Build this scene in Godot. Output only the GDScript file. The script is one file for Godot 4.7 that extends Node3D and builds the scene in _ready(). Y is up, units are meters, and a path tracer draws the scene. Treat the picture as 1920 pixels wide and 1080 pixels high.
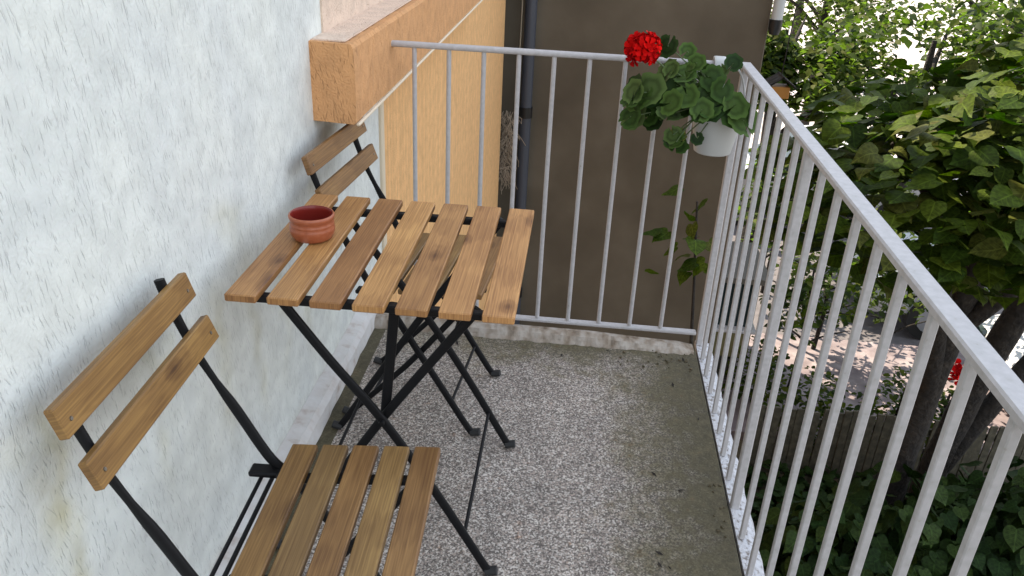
extends Node3D
# A narrow balcony with a folding table and two folding chairs, a white railing, a geranium, and a leafy yard with a street behind.

const CAM := Vector3(0.6018, 1.409, 0.1691)
const GROUND := -3.7
var rng := RandomNumberGenerator.new()
var taken := {}
var M := {}


func _ready():
	rng.seed = 77
	# ---- camera, sky, sun, exposure
	var cam := Camera3D.new()
	cam.name = "camera"
	var yaw := -0.0712
	var pitch := -0.461
	var roll := 0.0505
	var fwd := Vector3(sin(yaw) * cos(pitch), sin(pitch), -cos(yaw) * cos(pitch))
	var right := Vector3(cos(yaw), 0, sin(yaw))
	var up := right.cross(fwd)
	var r2 := right * cos(roll) + up * sin(roll)
	var u2 := up * cos(roll) - right * sin(roll)
	cam.transform = Transform3D(Basis(r2, u2, -fwd), CAM)
	cam.fov = 38.59
	cam.near = 0.02
	cam.far = 400.0
	add_child(cam)
	cam.current = true
	var env := Environment.new()
	env.background_mode = Environment.BG_SKY
	var sky := Sky.new()
	var sm := ProceduralSkyMaterial.new()
	sm.sky_top_color = Color(0.67, 0.71, 0.77)
	sm.sky_horizon_color = Color(0.88, 0.88, 0.88)
	sm.sky_curve = 0.16
	sm.ground_bottom_color = Color(0.22, 0.22, 0.18)
	sm.ground_horizon_color = Color(0.62, 0.64, 0.62)
	sm.sun_angle_max = 3.0
	sky.sky_material = sm
	env.sky = sky
	env.background_energy_multiplier = 1.15
	env.tonemap_mode = Environment.TONE_MAPPER_LINEAR
	env.tonemap_exposure = 2.9
	env.sdfgi_enabled = true
	env.ssao_enabled = true
	env.ssil_enabled = true
	var we := WorldEnvironment.new()
	we.name = "world_environment"
	we.environment = env
	add_child(we)
	var sun := DirectionalLight3D.new()
	sun.name = "sun"
	sun.light_energy = 1.45
	sun.light_color = Color(1.0, 0.94, 0.84)
	sun.light_angular_distance = 0.5
	sun.shadow_enabled = true
	sun.look_at_from_position(Vector3(-0.46, 0.74, -0.49), Vector3.ZERO)
	add_child(sun)

	materials()
	build_ground()
	build_house()
	build_floor()
	build_railing()
	build_table()
	build_chairs()
	build_bowl()
	build_geranium()
	build_yard()


# ------------------------------------------------------------------ helpers
class MB:
	var v := PackedVector3Array()
	var n := PackedVector3Array()
	var uv := PackedVector2Array()
	var uv2 := PackedVector2Array()
	var ix := PackedInt32Array()

	func vert(p: Vector3, nn: Vector3, t := Vector2.ZERO, t2 := Vector2.ZERO) -> int:
		v.append(p); n.append(nn); uv.append(t); uv2.append(t2)
		return v.size() - 1

	func tri_i(a: int, b: int, c: int, out: Vector3) -> void:
		# clockwise seen from outside
		var g := (v[b] - v[a]).cross(v[c] - v[a])
		if g.dot(out) > 0.0:
			ix.append(a); ix.append(c); ix.append(b)
		else:
			ix.append(a); ix.append(b); ix.append(c)

	func poly(pts: Array, out: Vector3, uvs: Array = [], uv2s: Array = []) -> void:
		var nn := Vector3.ZERO
		for i in range(1, pts.size() - 1):
			nn += (pts[i] - pts[0]).cross(pts[i + 1] - pts[0])
		nn = nn.normalized()
		if nn.dot(out) < 0.0:
			nn = -nn
		var s := v.size()
		for i in pts.size():
			var t := Vector2.ZERO
			if uvs.size():
				t = uvs[i]
			vert(pts[i], nn, t, uv2s[i] if uv2s.size() else Vector2.ZERO)
		for i in range(1, pts.size() - 1):
			tri_i(s, s + i, s + i + 1, nn)

	func mesh() -> ArrayMesh:
		var a := []
		a.resize(Mesh.ARRAY_MAX)
		a[Mesh.ARRAY_VERTEX] = v
		a[Mesh.ARRAY_NORMAL] = n
		a[Mesh.ARRAY_TEX_UV] = uv
		a[Mesh.ARRAY_TEX_UV2] = uv2
		a[Mesh.ARRAY_INDEX] = ix
		var m := ArrayMesh.new()
		m.add_surface_from_arrays(Mesh.PRIMITIVE_TRIANGLES, a)
		return m


func numbered(called: String) -> String:
	if not taken.has(called):
		taken[called] = 0
		return called
	taken[called] += 1
	return "%s_%03d" % [called, taken[called]]


func obj(called: String, mesh: Mesh, mat: Material, parent: Node = null) -> MeshInstance3D:
	var o := MeshInstance3D.new()
	o.mesh = mesh
	o.material_override = mat
	if parent == null:
		o.name = numbered(called)
		add_child(o, true)
	else:
		o.name = called
		parent.add_child(o, true)
	return o


func thing(called: String, label: String, category: String, at := Vector3.ZERO, turn := 0.0, group := "") -> Node3D:
	var o := Node3D.new()
	o.name = numbered(called)
	o.position = at
	o.rotation.y = turn
	add_child(o, true)
	return tag(o, label, category, group)


func tag(o: Node3D, label: String, category: String, group := "") -> Node3D:
	o.set_meta("label", label)
	o.set_meta("category", category)
	if group:
		o.set_meta("group", group)
	return o


func structure(o: Node3D, label := "") -> Node3D:
	o.set_meta("kind", "structure")
	if label:
		o.set_meta("label", label)
	return o


func stuff(o: Node3D) -> Node3D:
	o.set_meta("kind", "stuff")
	return o


# box with chamfered edges; uv in metres by face (u across, v along z or y), moved by off and divided by us
func box(b: MB, c: Vector3, s: Vector3, bev := 0.0, off := Vector2.ZERO, us := 1.0, basis := Basis.IDENTITY, along_x := false) -> void:
	var h := s * 0.5
	bev = minf(bev, minf(h.x, minf(h.y, h.z)) * 0.9)
	var faces := []
	for ax in 3:
		var a2 := (ax + 1) % 3
		var a3 := (ax + 2) % 3
		for sg in [-1.0, 1.0]:
			var f := []
			for q in [[-1.0, -1.0], [1.0, -1.0], [1.0, 1.0], [-1.0, 1.0]]:
				var p := Vector3.ZERO
				p[ax] = sg * h[ax]
				p[a2] = q[0] * (h[a2] - bev)
				p[a3] = q[1] * (h[a3] - bev)
				f.append(p)
			faces.append(f)
	if bev > 0.0:
		for ax in 3:
			var a2 := (ax + 1) % 3
			var a3 := (ax + 2) % 3
			for s2 in [-1.0, 1.0]:
				for s3 in [-1.0, 1.0]:
					var f := []
					for q in [[-1.0, 0], [1.0, 0], [1.0, 1], [-1.0, 1]]:
						var p := Vector3.ZERO
						p[ax] = q[0] * (h[ax] - bev)
						p[a2] = s2 * (h[a2] - (bev if q[1] == 1 else 0.0))
						p[a3] = s3 * (h[a3] - (bev if q[1] == 0 else 0.0))
						f.append(p)
					faces.append(f)
		for sx in [-1.0, 1.0]:
			for sy in [-1.0, 1.0]:
				for sz in [-1.0, 1.0]:
					faces.append([Vector3(sx * h.x, sy * (h.y - bev), sz * (h.z - bev)), Vector3(sx * (h.x - bev), sy * h.y, sz * (h.z - bev)), Vector3(sx * (h.x - bev), sy * (h.y - bev), sz * h.z)])
	for f in faces:
		var mid := Vector3.ZERO
		for p in f:
			mid += p
		var nn: Vector3 = (f[1] - f[0]).cross(f[2] - f[0]).abs()
		var uvs := []
		var pts := []
		for p in f:
			var t: Vector2
			if nn.y >= nn.x and nn.y >= nn.z:
				t = Vector2(p.z, p.x) if along_x else Vector2(p.x, p.z)
			elif nn.x >= nn.z:
				t = Vector2(p.y + 0.13, p.z) if not along_x else Vector2(p.z, p.y)
			else:
				t = Vector2(p.x, p.y + 0.17) if not along_x else Vector2(p.y + 0.17, p.x)
			uvs.append((t + off) / us)
			pts.append(c + basis * p)
		b.poly(pts, basis * mid, uvs)


# box whose uv is the world's (z, y), (x, z) or (x, y) in metres / us
func wbox(b: MB, lo: Vector3, hi: Vector3, us := 1.0, bev := 0.0, uv2box: Array = []) -> void:
	var s := b.v.size()
	box(b, (lo + hi) * 0.5, hi - lo, bev)
	for i in range(s, b.v.size()):
		var p := b.v[i]
		var nn := b.n[i].abs()
		var t: Vector2
		if nn.x >= nn.y and nn.x >= nn.z:
			t = Vector2(-p.z, -p.y)
		elif nn.y >= nn.z:
			t = Vector2(p.x, -p.z)
		else:
			t = Vector2(p.x + 0.31, -p.y)
		b.uv[i] = t / us
		if uv2box.size():
			b.uv2[i] = Vector2((-p.z - uv2box[0]) / uv2box[1], (uv2box[2] - p.y) / uv2box[3])


# sweep of a rounded section along a path: ra along side, rb across it
func sweep(b: MB, pts: Array, ra: float, rb: float, side: Vector3, sides := 8, power := 1.0, cap := true, taper: Array = []) -> void:
	var rows := []
	var cnt := pts.size()
	var len_ := 0.0
	var first_dir := Vector3.ZERO
	for i in cnt:
		var d: Vector3 = (pts[mini(i + 1, cnt - 1)] - pts[maxi(i - 1, 0)]).normalized()
		if i == 0:
			first_dir = d
		var sd := (side - d * side.dot(d)).normalized()
		var ot := d.cross(sd).normalized()
		if i > 0:
			len_ += (pts[i] - pts[i - 1]).length()
		var k: float = taper[i] if taper.size() else 1.0
		var row := []
		for j in sides + 1:
			var a := TAU * (j + 0.5) / sides
			var ca := cos(a)
			var sa := sin(a)
			var x := signf(ca) * pow(absf(ca), power)
			var y := signf(sa) * pow(absf(sa), power)
			var nn := (sd * ca / ra + ot * sa / rb).normalized()
			row.append(b.vert(pts[i] + sd * x * ra * k + ot * y * rb * k, nn, Vector2(float(j) / sides * 0.3, len_)))
		rows.append(row)
	for i in cnt - 1:
		for j in sides:
			var a: int = rows[i][j]
			var c: int = rows[i + 1][j]
			b.tri_i(a, rows[i][j + 1], c, b.n[a])
			b.tri_i(rows[i][j + 1], rows[i + 1][j + 1], c, b.n[c])
	if cap:
		for e in [0, cnt - 1]:
			var d: Vector3 = (pts[0] - pts[1]) if e == 0 else (pts[cnt - 1] - pts[cnt - 2])
			var ring := []
			for j in sides:
				ring.append(b.v[rows[e][j]])
			b.poly(ring, d)


func lathe(b: MB, prof: Array, c := Vector3.ZERO, seg := 28, wob := 0.0) -> void:
	var rows := []
	for i in prof.size():
		var p: Vector2 = prof[i]
		var d: Vector2 = prof[mini(i + 1, prof.size() - 1)] - prof[maxi(i - 1, 0)]
		var row := []
		for j in seg + 1:
			var a := TAU * j / seg
			var k := 1.0 + wob * sin(a * 3.0 + i)
			var nn := Vector3(d.y * cos(a), -d.x, d.y * sin(a)).normalized()
			row.append(b.vert(c + Vector3(p.x * k * cos(a), p.y, p.x * k * sin(a)), nn, Vector2(float(j) / seg, p.y * 4.0)))
		rows.append(row)
	for i in prof.size() - 1:
		for j in seg:
			b.tri_i(rows[i][j], rows[i][j + 1], rows[i + 1][j], b.n[rows[i][j]])
			b.tri_i(rows[i][j + 1], rows[i + 1][j + 1], rows[i + 1][j], b.n[rows[i + 1][j]])


func smooth_path(pts: Array, step := 4) -> Array:
	var out := []
	for i in pts.size() - 1:
		var a: Vector3 = pts[maxi(i - 1, 0)]
		var p: Vector3 = pts[i]
		var q: Vector3 = pts[i + 1]
		var z: Vector3 = pts[mini(i + 2, pts.size() - 1)]
		for k in step:
			out.append(p.cubic_interpolate(q, a, z, float(k) / step))
	out.append(pts[-1])
	return out


# ------------------------------------------------------------------ materials
func lin(r: float, g: float, b: float) -> Color:
	return Color(r, g, b).linear_to_srgb()


func plain(c: Color, rough := 0.7, metal := 0.0) -> StandardMaterial3D:
	var m := StandardMaterial3D.new()
	m.albedo_color = c
	m.roughness = rough
	m.metallic = metal
	return m


func noise(freq: float, seed_: int, oct := 4, type := FastNoiseLite.TYPE_SIMPLEX_SMOOTH) -> FastNoiseLite:
	var n := FastNoiseLite.new()
	n.noise_type = type
	n.seed = seed_
	n.frequency = freq
	n.fractal_octaves = oct
	if oct <= 1:
		n.fractal_type = FastNoiseLite.FRACTAL_NONE
	return n


func grey(n: FastNoiseLite, w: int, h: int, norm := true) -> PackedByteArray:
	var im := n.get_seamless_image(w, h, false, false, 0.1, norm)
	im.convert(Image.FORMAT_L8)
	return im.get_data()


func noise_tex(freq: float, seed_: int, ramp: Array, size := 512) -> NoiseTexture2D:
	var t := NoiseTexture2D.new()
	t.width = size
	t.height = size
	t.seamless = true
	t.noise = noise(freq, seed_)
	var g := Gradient.new()
	var offs := PackedFloat32Array()
	var cols := PackedColorArray()
	for r in ramp:
		offs.append(r[0])
		cols.append(r[1])
	g.offsets = offs
	g.colors = cols
	t.color_ramp = g
	return t


# noise-coloured material in world metres
func mottled(freq: float, seed_: int, ramp: Array, scale: float, rough := 0.8, bump := 0.0) -> StandardMaterial3D:
	var m := StandardMaterial3D.new()
	m.albedo_texture = noise_tex(freq, seed_, ramp)
	m.uv1_triplanar = true
	m.uv1_world_triplanar = true
	m.uv1_scale = Vector3.ONE * scale
	m.roughness = rough
	if bump > 0.0:
		m.heightmap_enabled = true
		m.heightmap_texture = noise_tex(freq * 2.0, seed_ + 5, [[0.0, Color.BLACK], [1.0, Color.WHITE]])
		m.heightmap_scale = bump
	return m


# scratched stucco: worm-like grooves dragged mostly upright
func stucco_height(size: int, strokes: int, seed_: int, spread: float) -> PackedByteArray:
	var r := RandomNumberGenerator.new()
	r.seed = seed_
	var fine := grey(noise(0.11, seed_, 3), size, size)
	var slow := noise(0.004, seed_ + 3, 2)
	var d := PackedByteArray()
	d.resize(size * size)
	for i in size * size:
		d[i] = 150 + (fine[i] >> 2)
	for s in strokes:
		var x := r.randf() * size
		var y := r.randf() * size
		var a := PI / 2 - 0.14 + r.randfn(0.0, spread) + slow.get_noise_2d(x, y) * 0.12
		var n := int(r.randf_range(8, 40) * (1.7 if r.randf() < 0.25 else 1.0))
		var depth := int(lerpf(22, 115, pow(r.randf(), 1.8)))
		var wide := 1
		var dx := cos(a)
		var dy := sin(a)
		for k in n:
			var e := int(depth * sin(PI * (k + 0.5) / n))
			x += dx + r.randf_range(-0.25, 0.25)
			y += dy
			var xi := posmod(int(x), size)
			var yi := posmod(int(y), size)
			for w in range(-wide, wide + 1):
				var at := yi * size + posmod(xi + w, size)
				var cut := e if w == 0 else e / 3
				d[at] = maxi(20, mini(d[at], 190 - cut))
	return d


func stucco_mat(h: PackedByteArray, size: int, base: Color, dirt: Color, seed_: int, scale_cm: float, streak := 0.0) -> StandardMaterial3D:
	var mot := grey(noise(0.012, seed_, 4), size, size)
	var c := PackedByteArray()
	c.resize(size * size * 3)
	var sn := noise(0.03, seed_ + 9, 4)
	var st := PackedFloat32Array()
	st.resize(size)
	for x in size:
		st[x] = sn.get_noise_2d(x, 0.0) * streak
	var b0 := base * 255.0
	var d0 := dirt * 255.0
	for i in size * size:
		var f := clampf((150.0 - h[i]) / 120.0, 0.0, 1.0) * 0.75
		var k := 0.93 + mot[i] * 0.0004 + st[i % size]
		c[i * 3] = int(clampf(lerpf(b0.r, d0.r, f) * k, 0, 255))
		c[i * 3 + 1] = int(clampf(lerpf(b0.g, d0.g, f) * k, 0, 255))
		c[i * 3 + 2] = int(clampf(lerpf(b0.b, d0.b, f) * k, 0, 255))
	var m := StandardMaterial3D.new()
	m.albedo_texture = ImageTexture.create_from_image(Image.create_from_data(size, size, false, Image.FORMAT_RGB8, c))
	m.heightmap_enabled = true
	m.heightmap_texture = ImageTexture.create_from_image(Image.create_from_data(size, size, false, Image.FORMAT_L8, h))
	m.heightmap_scale = scale_cm
	m.roughness = 0.88
	return m


func wall_stains() -> ImageTexture:
	# over z 0..-2.65 (2.65 wide) and y 1.5..0
	var w := 1060
	var h := 600
	var im := Image.create(w, h, false, Image.FORMAT_RGBA8)
	im.fill(Color(1, 1, 1, 1))
	var r := RandomNumberGenerator.new()
	r.seed = 5
	var n1 := noise(0.006, 9, 4)
	var n2 := noise(0.02, 12, 4)
	# drips: z, top y, bottom y, half width, strength
	var drips := []
	for q in [[-0.70, 0.74, 0.35, 0.02, 0.5], [-0.66, 0.72, 0.5, 0.03, 0.4], [-0.98, 0.70, 0.40, 0.02, 0.28], [-1.03, 0.72, 0.55, 0.025, 0.3], [-0.55, 0.55, 0.30, 0.02, 0.2],
			[-1.25, 0.66, 0.3, 0.03, 0.25], [-1.42, 0.64, 0.25, 0.025, 0.22], [-1.6, 0.62, 0.3, 0.03, 0.2], [-1.78, 0.60, 0.2, 0.03, 0.2], [-1.35, 0.8, 0.68, 0.06, 0.3], [-1.88, 0.70, 0.4, 0.04, 0.25], [-0.86, 0.70, 0.62, 0.12, 0.2]]:
		var a := Vector2(-q[0] / 2.65 * w, (1.5 - q[1]) / 1.5 * h)
		var b := Vector2(-q[0] / 2.65 * w, (1.5 - q[2]) / 1.5 * h)
		drips.append([a.x, a.y, b.y, q[3] / 2.65 * w, q[4]])
	var ochre := Color(0.84, 0.80, 0.66)
	for y in h:
		for x in w:
			var c := Color(1.0, 1.0, 0.985).lerp(Color(0.962, 0.966, 0.962), clampf(n1.get_noise_2d(x, y) * 1.3 + 0.45, 0, 1))
			var s := 0.0
			for q in drips:
				if absf(x - q[0]) < q[3] * 3.0 and y > q[1] - 12 and y < q[2] + 40:
					var wx: float = (x - q[0] + n2.get_noise_2d(y * 0.8, q[0]) * q[3] * 1.5) / q[3]
					var fy := clampf((y - q[1] + 12) / 24.0, 0, 1) * clampf((q[2] + 40 - y) / 80.0, 0, 1)
					s += exp(-wx * wx) * fy * q[4]
			c = c.lerp(Color(c.r * ochre.r, c.g * ochre.g, c.b * ochre.b), clampf(s * (0.8 + n2.get_noise_2d(x, y) * 0.8), 0, 1))
			var low := clampf((y - h * 0.93) / (h * 0.07), 0, 1) * clampf(0.5 + n2.get_noise_2d(x * 1.5, y) * 1.5, 0, 1)
			c = c.lerp(Color(0.82, 0.76, 0.70), low * 0.6)
			im.set_pixel(x, y, c)
	return ImageTexture.create_from_image(im)


func wood_image(seed_: int) -> Array:
	var w := 1024
	var h := 1024
	# stretched grain
	var n := noise(0.022, seed_, 3)
	var im := n.get_image(w, 14, false, false, true)
	im.convert(Image.FORMAT_L8)
	im.resize(w, h, Image.INTERPOLATE_CUBIC)
	var g1 := im.get_data()
	im = noise(0.26, seed_ + 1, 3).get_image(w, 13, false, false, true)
	im.convert(Image.FORMAT_L8)
	im.resize(w, h, Image.INTERPOLATE_CUBIC)
	var g2 := im.get_data()
	im = noise(0.004, seed_ + 2, 3).get_image(w, h, false, false, true)
	im.convert(Image.FORMAT_L8)
	var g3 := im.get_data()
	var c := PackedByteArray()
	c.resize(w * h * 3)
	var hh := PackedByteArray()
	hh.resize(w * h)
	for i in w * h:
		var ring := 0.5 + 0.5 * sin(g1[i] * 0.13 + g3[i] * 0.06)
		var f := 0.66 + 0.075 * ring + (g2[i] - 128) * 0.0014 + (g3[i] - 128) * 0.0009
		f = clampf(f, 0.2, 1.0)
		c[i * 3] = int(255 * clampf(0.30 + f * 0.78, 0, 1))
		c[i * 3 + 1] = int(255 * clampf(0.18 + f * 0.88, 0, 1))
		c[i * 3 + 2] = int(255 * clampf(0.10 + f * 0.92, 0, 1))
		hh[i] = int(clampf(f * 200, 0, 255))
	# knots
	var r := RandomNumberGenerator.new()
	r.seed = seed_ + 40
	for k in 14:
		var kx := r.randf_range(30, w - 30)
		var ky := r.randf_range(60, h - 60)
		var rx := r.randf_range(7, 13)
		var ry := rx * r.randf_range(1.5, 2.6)
		for y in range(int(ky - ry * 3), int(ky + ry * 3)):
			for x in range(int(kx - rx * 3), int(kx + rx * 3)):
				if x < 0 or y < 0 or x >= w or y >= h:
					continue
				var q := Vector2((x - kx) / rx, (y - ky) / ry).length() + (g2[y * w + x] - 128) * 0.003
				var s := exp(-q * q * 0.9) * 0.5 + 0.12 * exp(-pow((q - 1.5) * 2.6, 2.0))
				var at := (y * w + x) * 3
				c[at] = int(c[at] * (1.0 - s * 0.75))
				c[at + 1] = int(c[at + 1] * (1.0 - s * 0.88))
				c[at + 2] = int(c[at + 2] * (1.0 - s))
	return [ImageTexture.create_from_image(Image.create_from_data(w, h, false, Image.FORMAT_RGB8, c)), ImageTexture.create_from_image(Image.create_from_data(w, h, false, Image.FORMAT_L8, hh))]


func terrazzo() -> StandardMaterial3D:
	# x 0..1.2 over 1024, z 0..-2.4 over 2048
	var w := 1024
	var h := 2048
	var cell := noise(0.30, 3, 1, FastNoiseLite.TYPE_CELLULAR)
	cell.cellular_return_type = FastNoiseLite.RETURN_CELL_VALUE
	cell.cellular_jitter = 1.0
	var im := cell.get_image(w, h, false, false, false)
	im.convert(Image.FORMAT_L8)
	var a := im.get_data()
	cell.frequency = 0.46
	cell.seed = 8
	im = cell.get_image(w, h, false, false, false)
	im.convert(Image.FORMAT_L8)
	var b := im.get_data()
	im = noise(0.007, 21, 5).get_image(w, h, false, false, true)
	im.convert(Image.FORMAT_L8)
	var s := im.get_data()
	im = noise(0.03, 25, 4).get_image(w, h, false, false, true)
	im.convert(Image.FORMAT_L8)
	var s2 := im.get_data()
	var c := PackedByteArray()
	c.resize(w * h * 3)
	var hb := PackedByteArray()
	hb.resize(w * h)
	for y in h:
		var z := -2.4 * y / h
		for x in w:
			var i := y * w + x
			var X := 1.2 * x / w
			var col := Vector3(0.555, 0.52, 0.485)
			var va := a[i]
			var vb := b[i]
			var hv := 150
			if va > 216:
				col = Vector3(0.84, 0.81, 0.77); hv = 180
			elif va < 52:
				col = Vector3(0.33, 0.30, 0.28); hv = 130
			elif va > 175:
				col = Vector3(0.66, 0.60, 0.555)
			elif vb > 205:
				col = Vector3(0.78, 0.75, 0.71); hv = 180
			elif vb < 62:
				col = Vector3(0.33, 0.30, 0.28); hv = 125
			elif vb > 165:
				col = Vector3(0.47, 0.425, 0.395)
			col = col.lerp(Vector3(0.565, 0.53, 0.495), 0.22)
			var ns := s[i] / 255.0
			var n2 := s2[i] / 255.0
			# moss and grime: along the open edge, in the far corner, along the far kerb
			var e := pow(clampf((X - 0.72 + (ns - 0.5) * 0.18 + (n2 - 0.5) * 0.10) / 0.31, 0, 1), 1.3)
			var far := clampf((-z - 2.06 + (ns - 0.5) * 0.22 + (n2 - 0.5) * 0.1) / 0.24, 0, 1) * clampf((X - 0.05) / 0.4, 0.35, 1)
			var corner := clampf(1.0 - Vector2((X - 0.97) / 0.20, (z + 2.02) / 0.22).length() + (ns - 0.5) * 1.1, 0, 1)
			corner = smoothstep(0.0, 1.0, corner)
			var m := clampf(maxf(e, maxf(far * 0.75, corner * 0.75)), 0, 1) * (0.66 + 0.55 * n2)
			m = clampf(m, 0, 0.80)
			col = col.lerp(col * Vector3(0.62, 0.60, 0.50), m * 0.8)
			var moss := Vector3(0.22, 0.205, 0.125).lerp(Vector3(0.36, 0.33, 0.235), n2)
			col = col.lerp(moss, m)
			col *= 0.90 + 0.20 * ns
			var rust := clampf((n2 - 0.72) * 5.0, 0, 1) * clampf((ns - 0.55) * 5, 0, 1)
			col = col.lerp(col * Vector3(0.9, 0.72, 0.6), rust * 0.7)
			c[i * 3] = int(clampf(col.x, 0, 1) * 255)
			c[i * 3 + 1] = int(clampf(col.y, 0, 1) * 255)
			c[i * 3 + 2] = int(clampf(col.z, 0, 1) * 255)
			hb[i] = hv
	var m := StandardMaterial3D.new()
	m.albedo_texture = ImageTexture.create_from_image(Image.create_from_data(w, h, false, Image.FORMAT_RGB8, c))
	m.heightmap_enabled = true
	m.heightmap_texture = ImageTexture.create_from_image(Image.create_from_data(w, h, false, Image.FORMAT_L8, hb))
	m.heightmap_scale = 0.05
	m.roughness = 0.72
	return m


func leaf_mat(r: float, g: float, b: float, rough := 0.5, back := 0.6) -> StandardMaterial3D:
	var m := StandardMaterial3D.new()
	m.albedo_color = lin(r, g, b)
	m.roughness = rough
	m.backlight_enabled = true
	m.backlight = Color(0.75, 1.0, 0.25) * back
	m.metallic_specular = 0.22
	m.cull_mode = BaseMaterial3D.CULL_DISABLED
	return m


func materials():
	var hs := stucco_height(1536, 24000, 31, 0.12)
	M.stucco = stucco_mat(hs, 1536, Color(0.882, 0.895, 0.884), Color(0.43, 0.44, 0.44), 4, 0.32)
	M.stucco.detail_enabled = true
	M.stucco.detail_blend_mode = BaseMaterial3D.BLEND_MODE_MUL
	M.stucco.detail_uv_layer = BaseMaterial3D.DETAIL_UV_2
	M.stucco.detail_albedo = wall_stains()
	M.stucco.texture_repeat = true
	var ho := stucco_height(1024, 9000, 47, 0.08)
	M.orange = stucco_mat(ho, 1024, Color(0.92, 0.72, 0.49), Color(0.60, 0.41, 0.23), 6, 0.6, 0.07)
	M.beam = stucco_mat(stucco_height(512, 1700, 53, 0.22), 512, Color(0.83, 0.62, 0.42), Color(0.50, 0.33, 0.20), 8, 0.8)
	M.pink = stucco_mat(stucco_height(512, 2000, 57, 0.9), 512, Color(0.88, 0.79, 0.71), Color(0.64, 0.48, 0.38), 10, 0.7)
	M.trim = plain(Color(0.86, 0.80, 0.70), 0.7)
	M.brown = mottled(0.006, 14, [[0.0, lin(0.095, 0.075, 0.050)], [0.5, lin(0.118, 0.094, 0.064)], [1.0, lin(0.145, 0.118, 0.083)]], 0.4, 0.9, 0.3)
	M.dark_plaster = plain(lin(0.10, 0.09, 0.075), 0.9)
	M.roof = plain(lin(0.2, 0.09, 0.06), 0.9)
	M.terrazzo = terrazzo()
	M.concrete = mottled(0.02, 18, [[0.0, lin(0.12, 0.085, 0.055)], [0.36, lin(0.29, 0.235, 0.18)], [0.55, lin(0.37, 0.325, 0.275)], [1.0, lin(0.48, 0.44, 0.39)]], 1.6, 0.9, 0.5)
	M.skirt = mottled(0.012, 19, [[0.0, lin(0.42, 0.34, 0.29)], [0.3, lin(0.60, 0.57, 0.54)], [1.0, lin(0.68, 0.68, 0.67)]], 2.0, 0.85, 0.3)
	M.paint = mottled(0.045, 22, [[0.0, lin(0.20, 0.16, 0.13)], [0.09, lin(0.40, 0.38, 0.37)], [0.2, lin(0.42, 0.41, 0.41)], [0.6, lin(0.465, 0.45, 0.455)], [1.0, lin(0.52, 0.505, 0.51)]], 2.0, 0.5, 0.03)
	M.old_paint = mottled(0.035, 23, [[0.0, lin(0.10, 0.08, 0.07)], [0.26, lin(0.26, 0.235, 0.22)], [0.4, lin(0.50, 0.50, 0.52)], [1.0, lin(0.60, 0.60, 0.62)]], 3.0, 0.65, 0.2)
	M.steel = plain(lin(0.008, 0.008, 0.009), 0.5)
	M.steel.metallic_specular = 0.3
	M.screw = plain(lin(0.25, 0.23, 0.2), 0.4, 0.8)
	M.rubber = plain(lin(0.02, 0.02, 0.02), 0.7)
	var wa := wood_image(60)
	var wb := wood_image(90)
	M.wood = []
	var tones := [[0.72, 0.55, 0.355], [0.76, 0.59, 0.375], [0.64, 0.475, 0.30], [0.80, 0.63, 0.41], [0.73, 0.565, 0.37], [0.76, 0.585, 0.385], [0.81, 0.63, 0.42],
			[0.58, 0.46, 0.28], [0.55, 0.45, 0.29], [0.58, 0.45, 0.28], [0.63, 0.52, 0.33], [0.59, 0.46, 0.29], [0.62, 0.49, 0.28]]
	for i in tones.size():
		var t = tones[i]
		var m := StandardMaterial3D.new()
		var src = wa if i % 2 == 0 else wb
		m.albedo_texture = src[0]
		m.heightmap_enabled = true
		m.heightmap_texture = src[1]
		m.heightmap_scale = 0.02
		m.albedo_color = Color(t[0], t[1], t[2])
		m.roughness = 0.5
		M.wood.append(m)
	M.clay = mottled(0.02, 33, [[0.0, lin(0.29, 0.075, 0.03)], [0.5, lin(0.36, 0.10, 0.042)], [1.0, lin(0.42, 0.14, 0.065)]], 6.0, 0.34)
	M.glaze = plain(lin(0.20, 0.018, 0.012), 0.3)
	M.plastic = plain(lin(0.50, 0.51, 0.50), 0.4)
	M.red = []
	for k in 4:
		var m := plain(lin(0.36 + 0.10 * k, 0.003 + 0.001 * k, 0.005), 0.75)
		m.metallic_specular = 0.15
		m.backlight_enabled = true
		m.backlight = Color(0.3, 0.02, 0.02)
		M.red.append(m)
	M.stem = plain(lin(0.08, 0.12, 0.04), 0.6)
	M.gleaf = [leaf_mat(0.040, 0.082, 0.016, 0.45, 0.3), leaf_mat(0.070, 0.125, 0.026, 0.45, 0.35), leaf_mat(0.022, 0.050, 0.012, 0.45, 0.25), leaf_mat(0.10, 0.155, 0.045, 0.45, 0.35), leaf_mat(0.24, 0.26, 0.06, 0.55, 0.4)]
	var zone := Image.create(64, 4, false, Image.FORMAT_RGB8)
	for x in 64:
		var f := x / 63.0
		var k := 1.0 - 0.20 * exp(-pow((f - 0.62) * 7.0, 2.0)) - 0.2 * (1.0 - f)
		for y in 4:
			zone.set_pixel(x, y, Color(k, k, k))
	for m in M.gleaf:
		m.albedo_texture = ImageTexture.create_from_image(zone)
		m.texture_repeat = false
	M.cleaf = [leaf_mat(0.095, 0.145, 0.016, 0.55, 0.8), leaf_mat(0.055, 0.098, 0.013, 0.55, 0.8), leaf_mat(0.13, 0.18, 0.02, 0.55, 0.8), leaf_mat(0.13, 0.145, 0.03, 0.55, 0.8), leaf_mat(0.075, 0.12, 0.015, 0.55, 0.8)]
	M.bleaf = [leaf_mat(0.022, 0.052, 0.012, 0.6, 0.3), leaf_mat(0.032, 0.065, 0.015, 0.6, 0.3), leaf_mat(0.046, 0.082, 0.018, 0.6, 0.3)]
	M.tleaf = [leaf_mat(0.026, 0.042, 0.006, 0.65, 0.42), leaf_mat(0.015, 0.026, 0.006, 0.65, 0.3), leaf_mat(0.046, 0.052, 0.007, 0.65, 0.5)]
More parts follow.
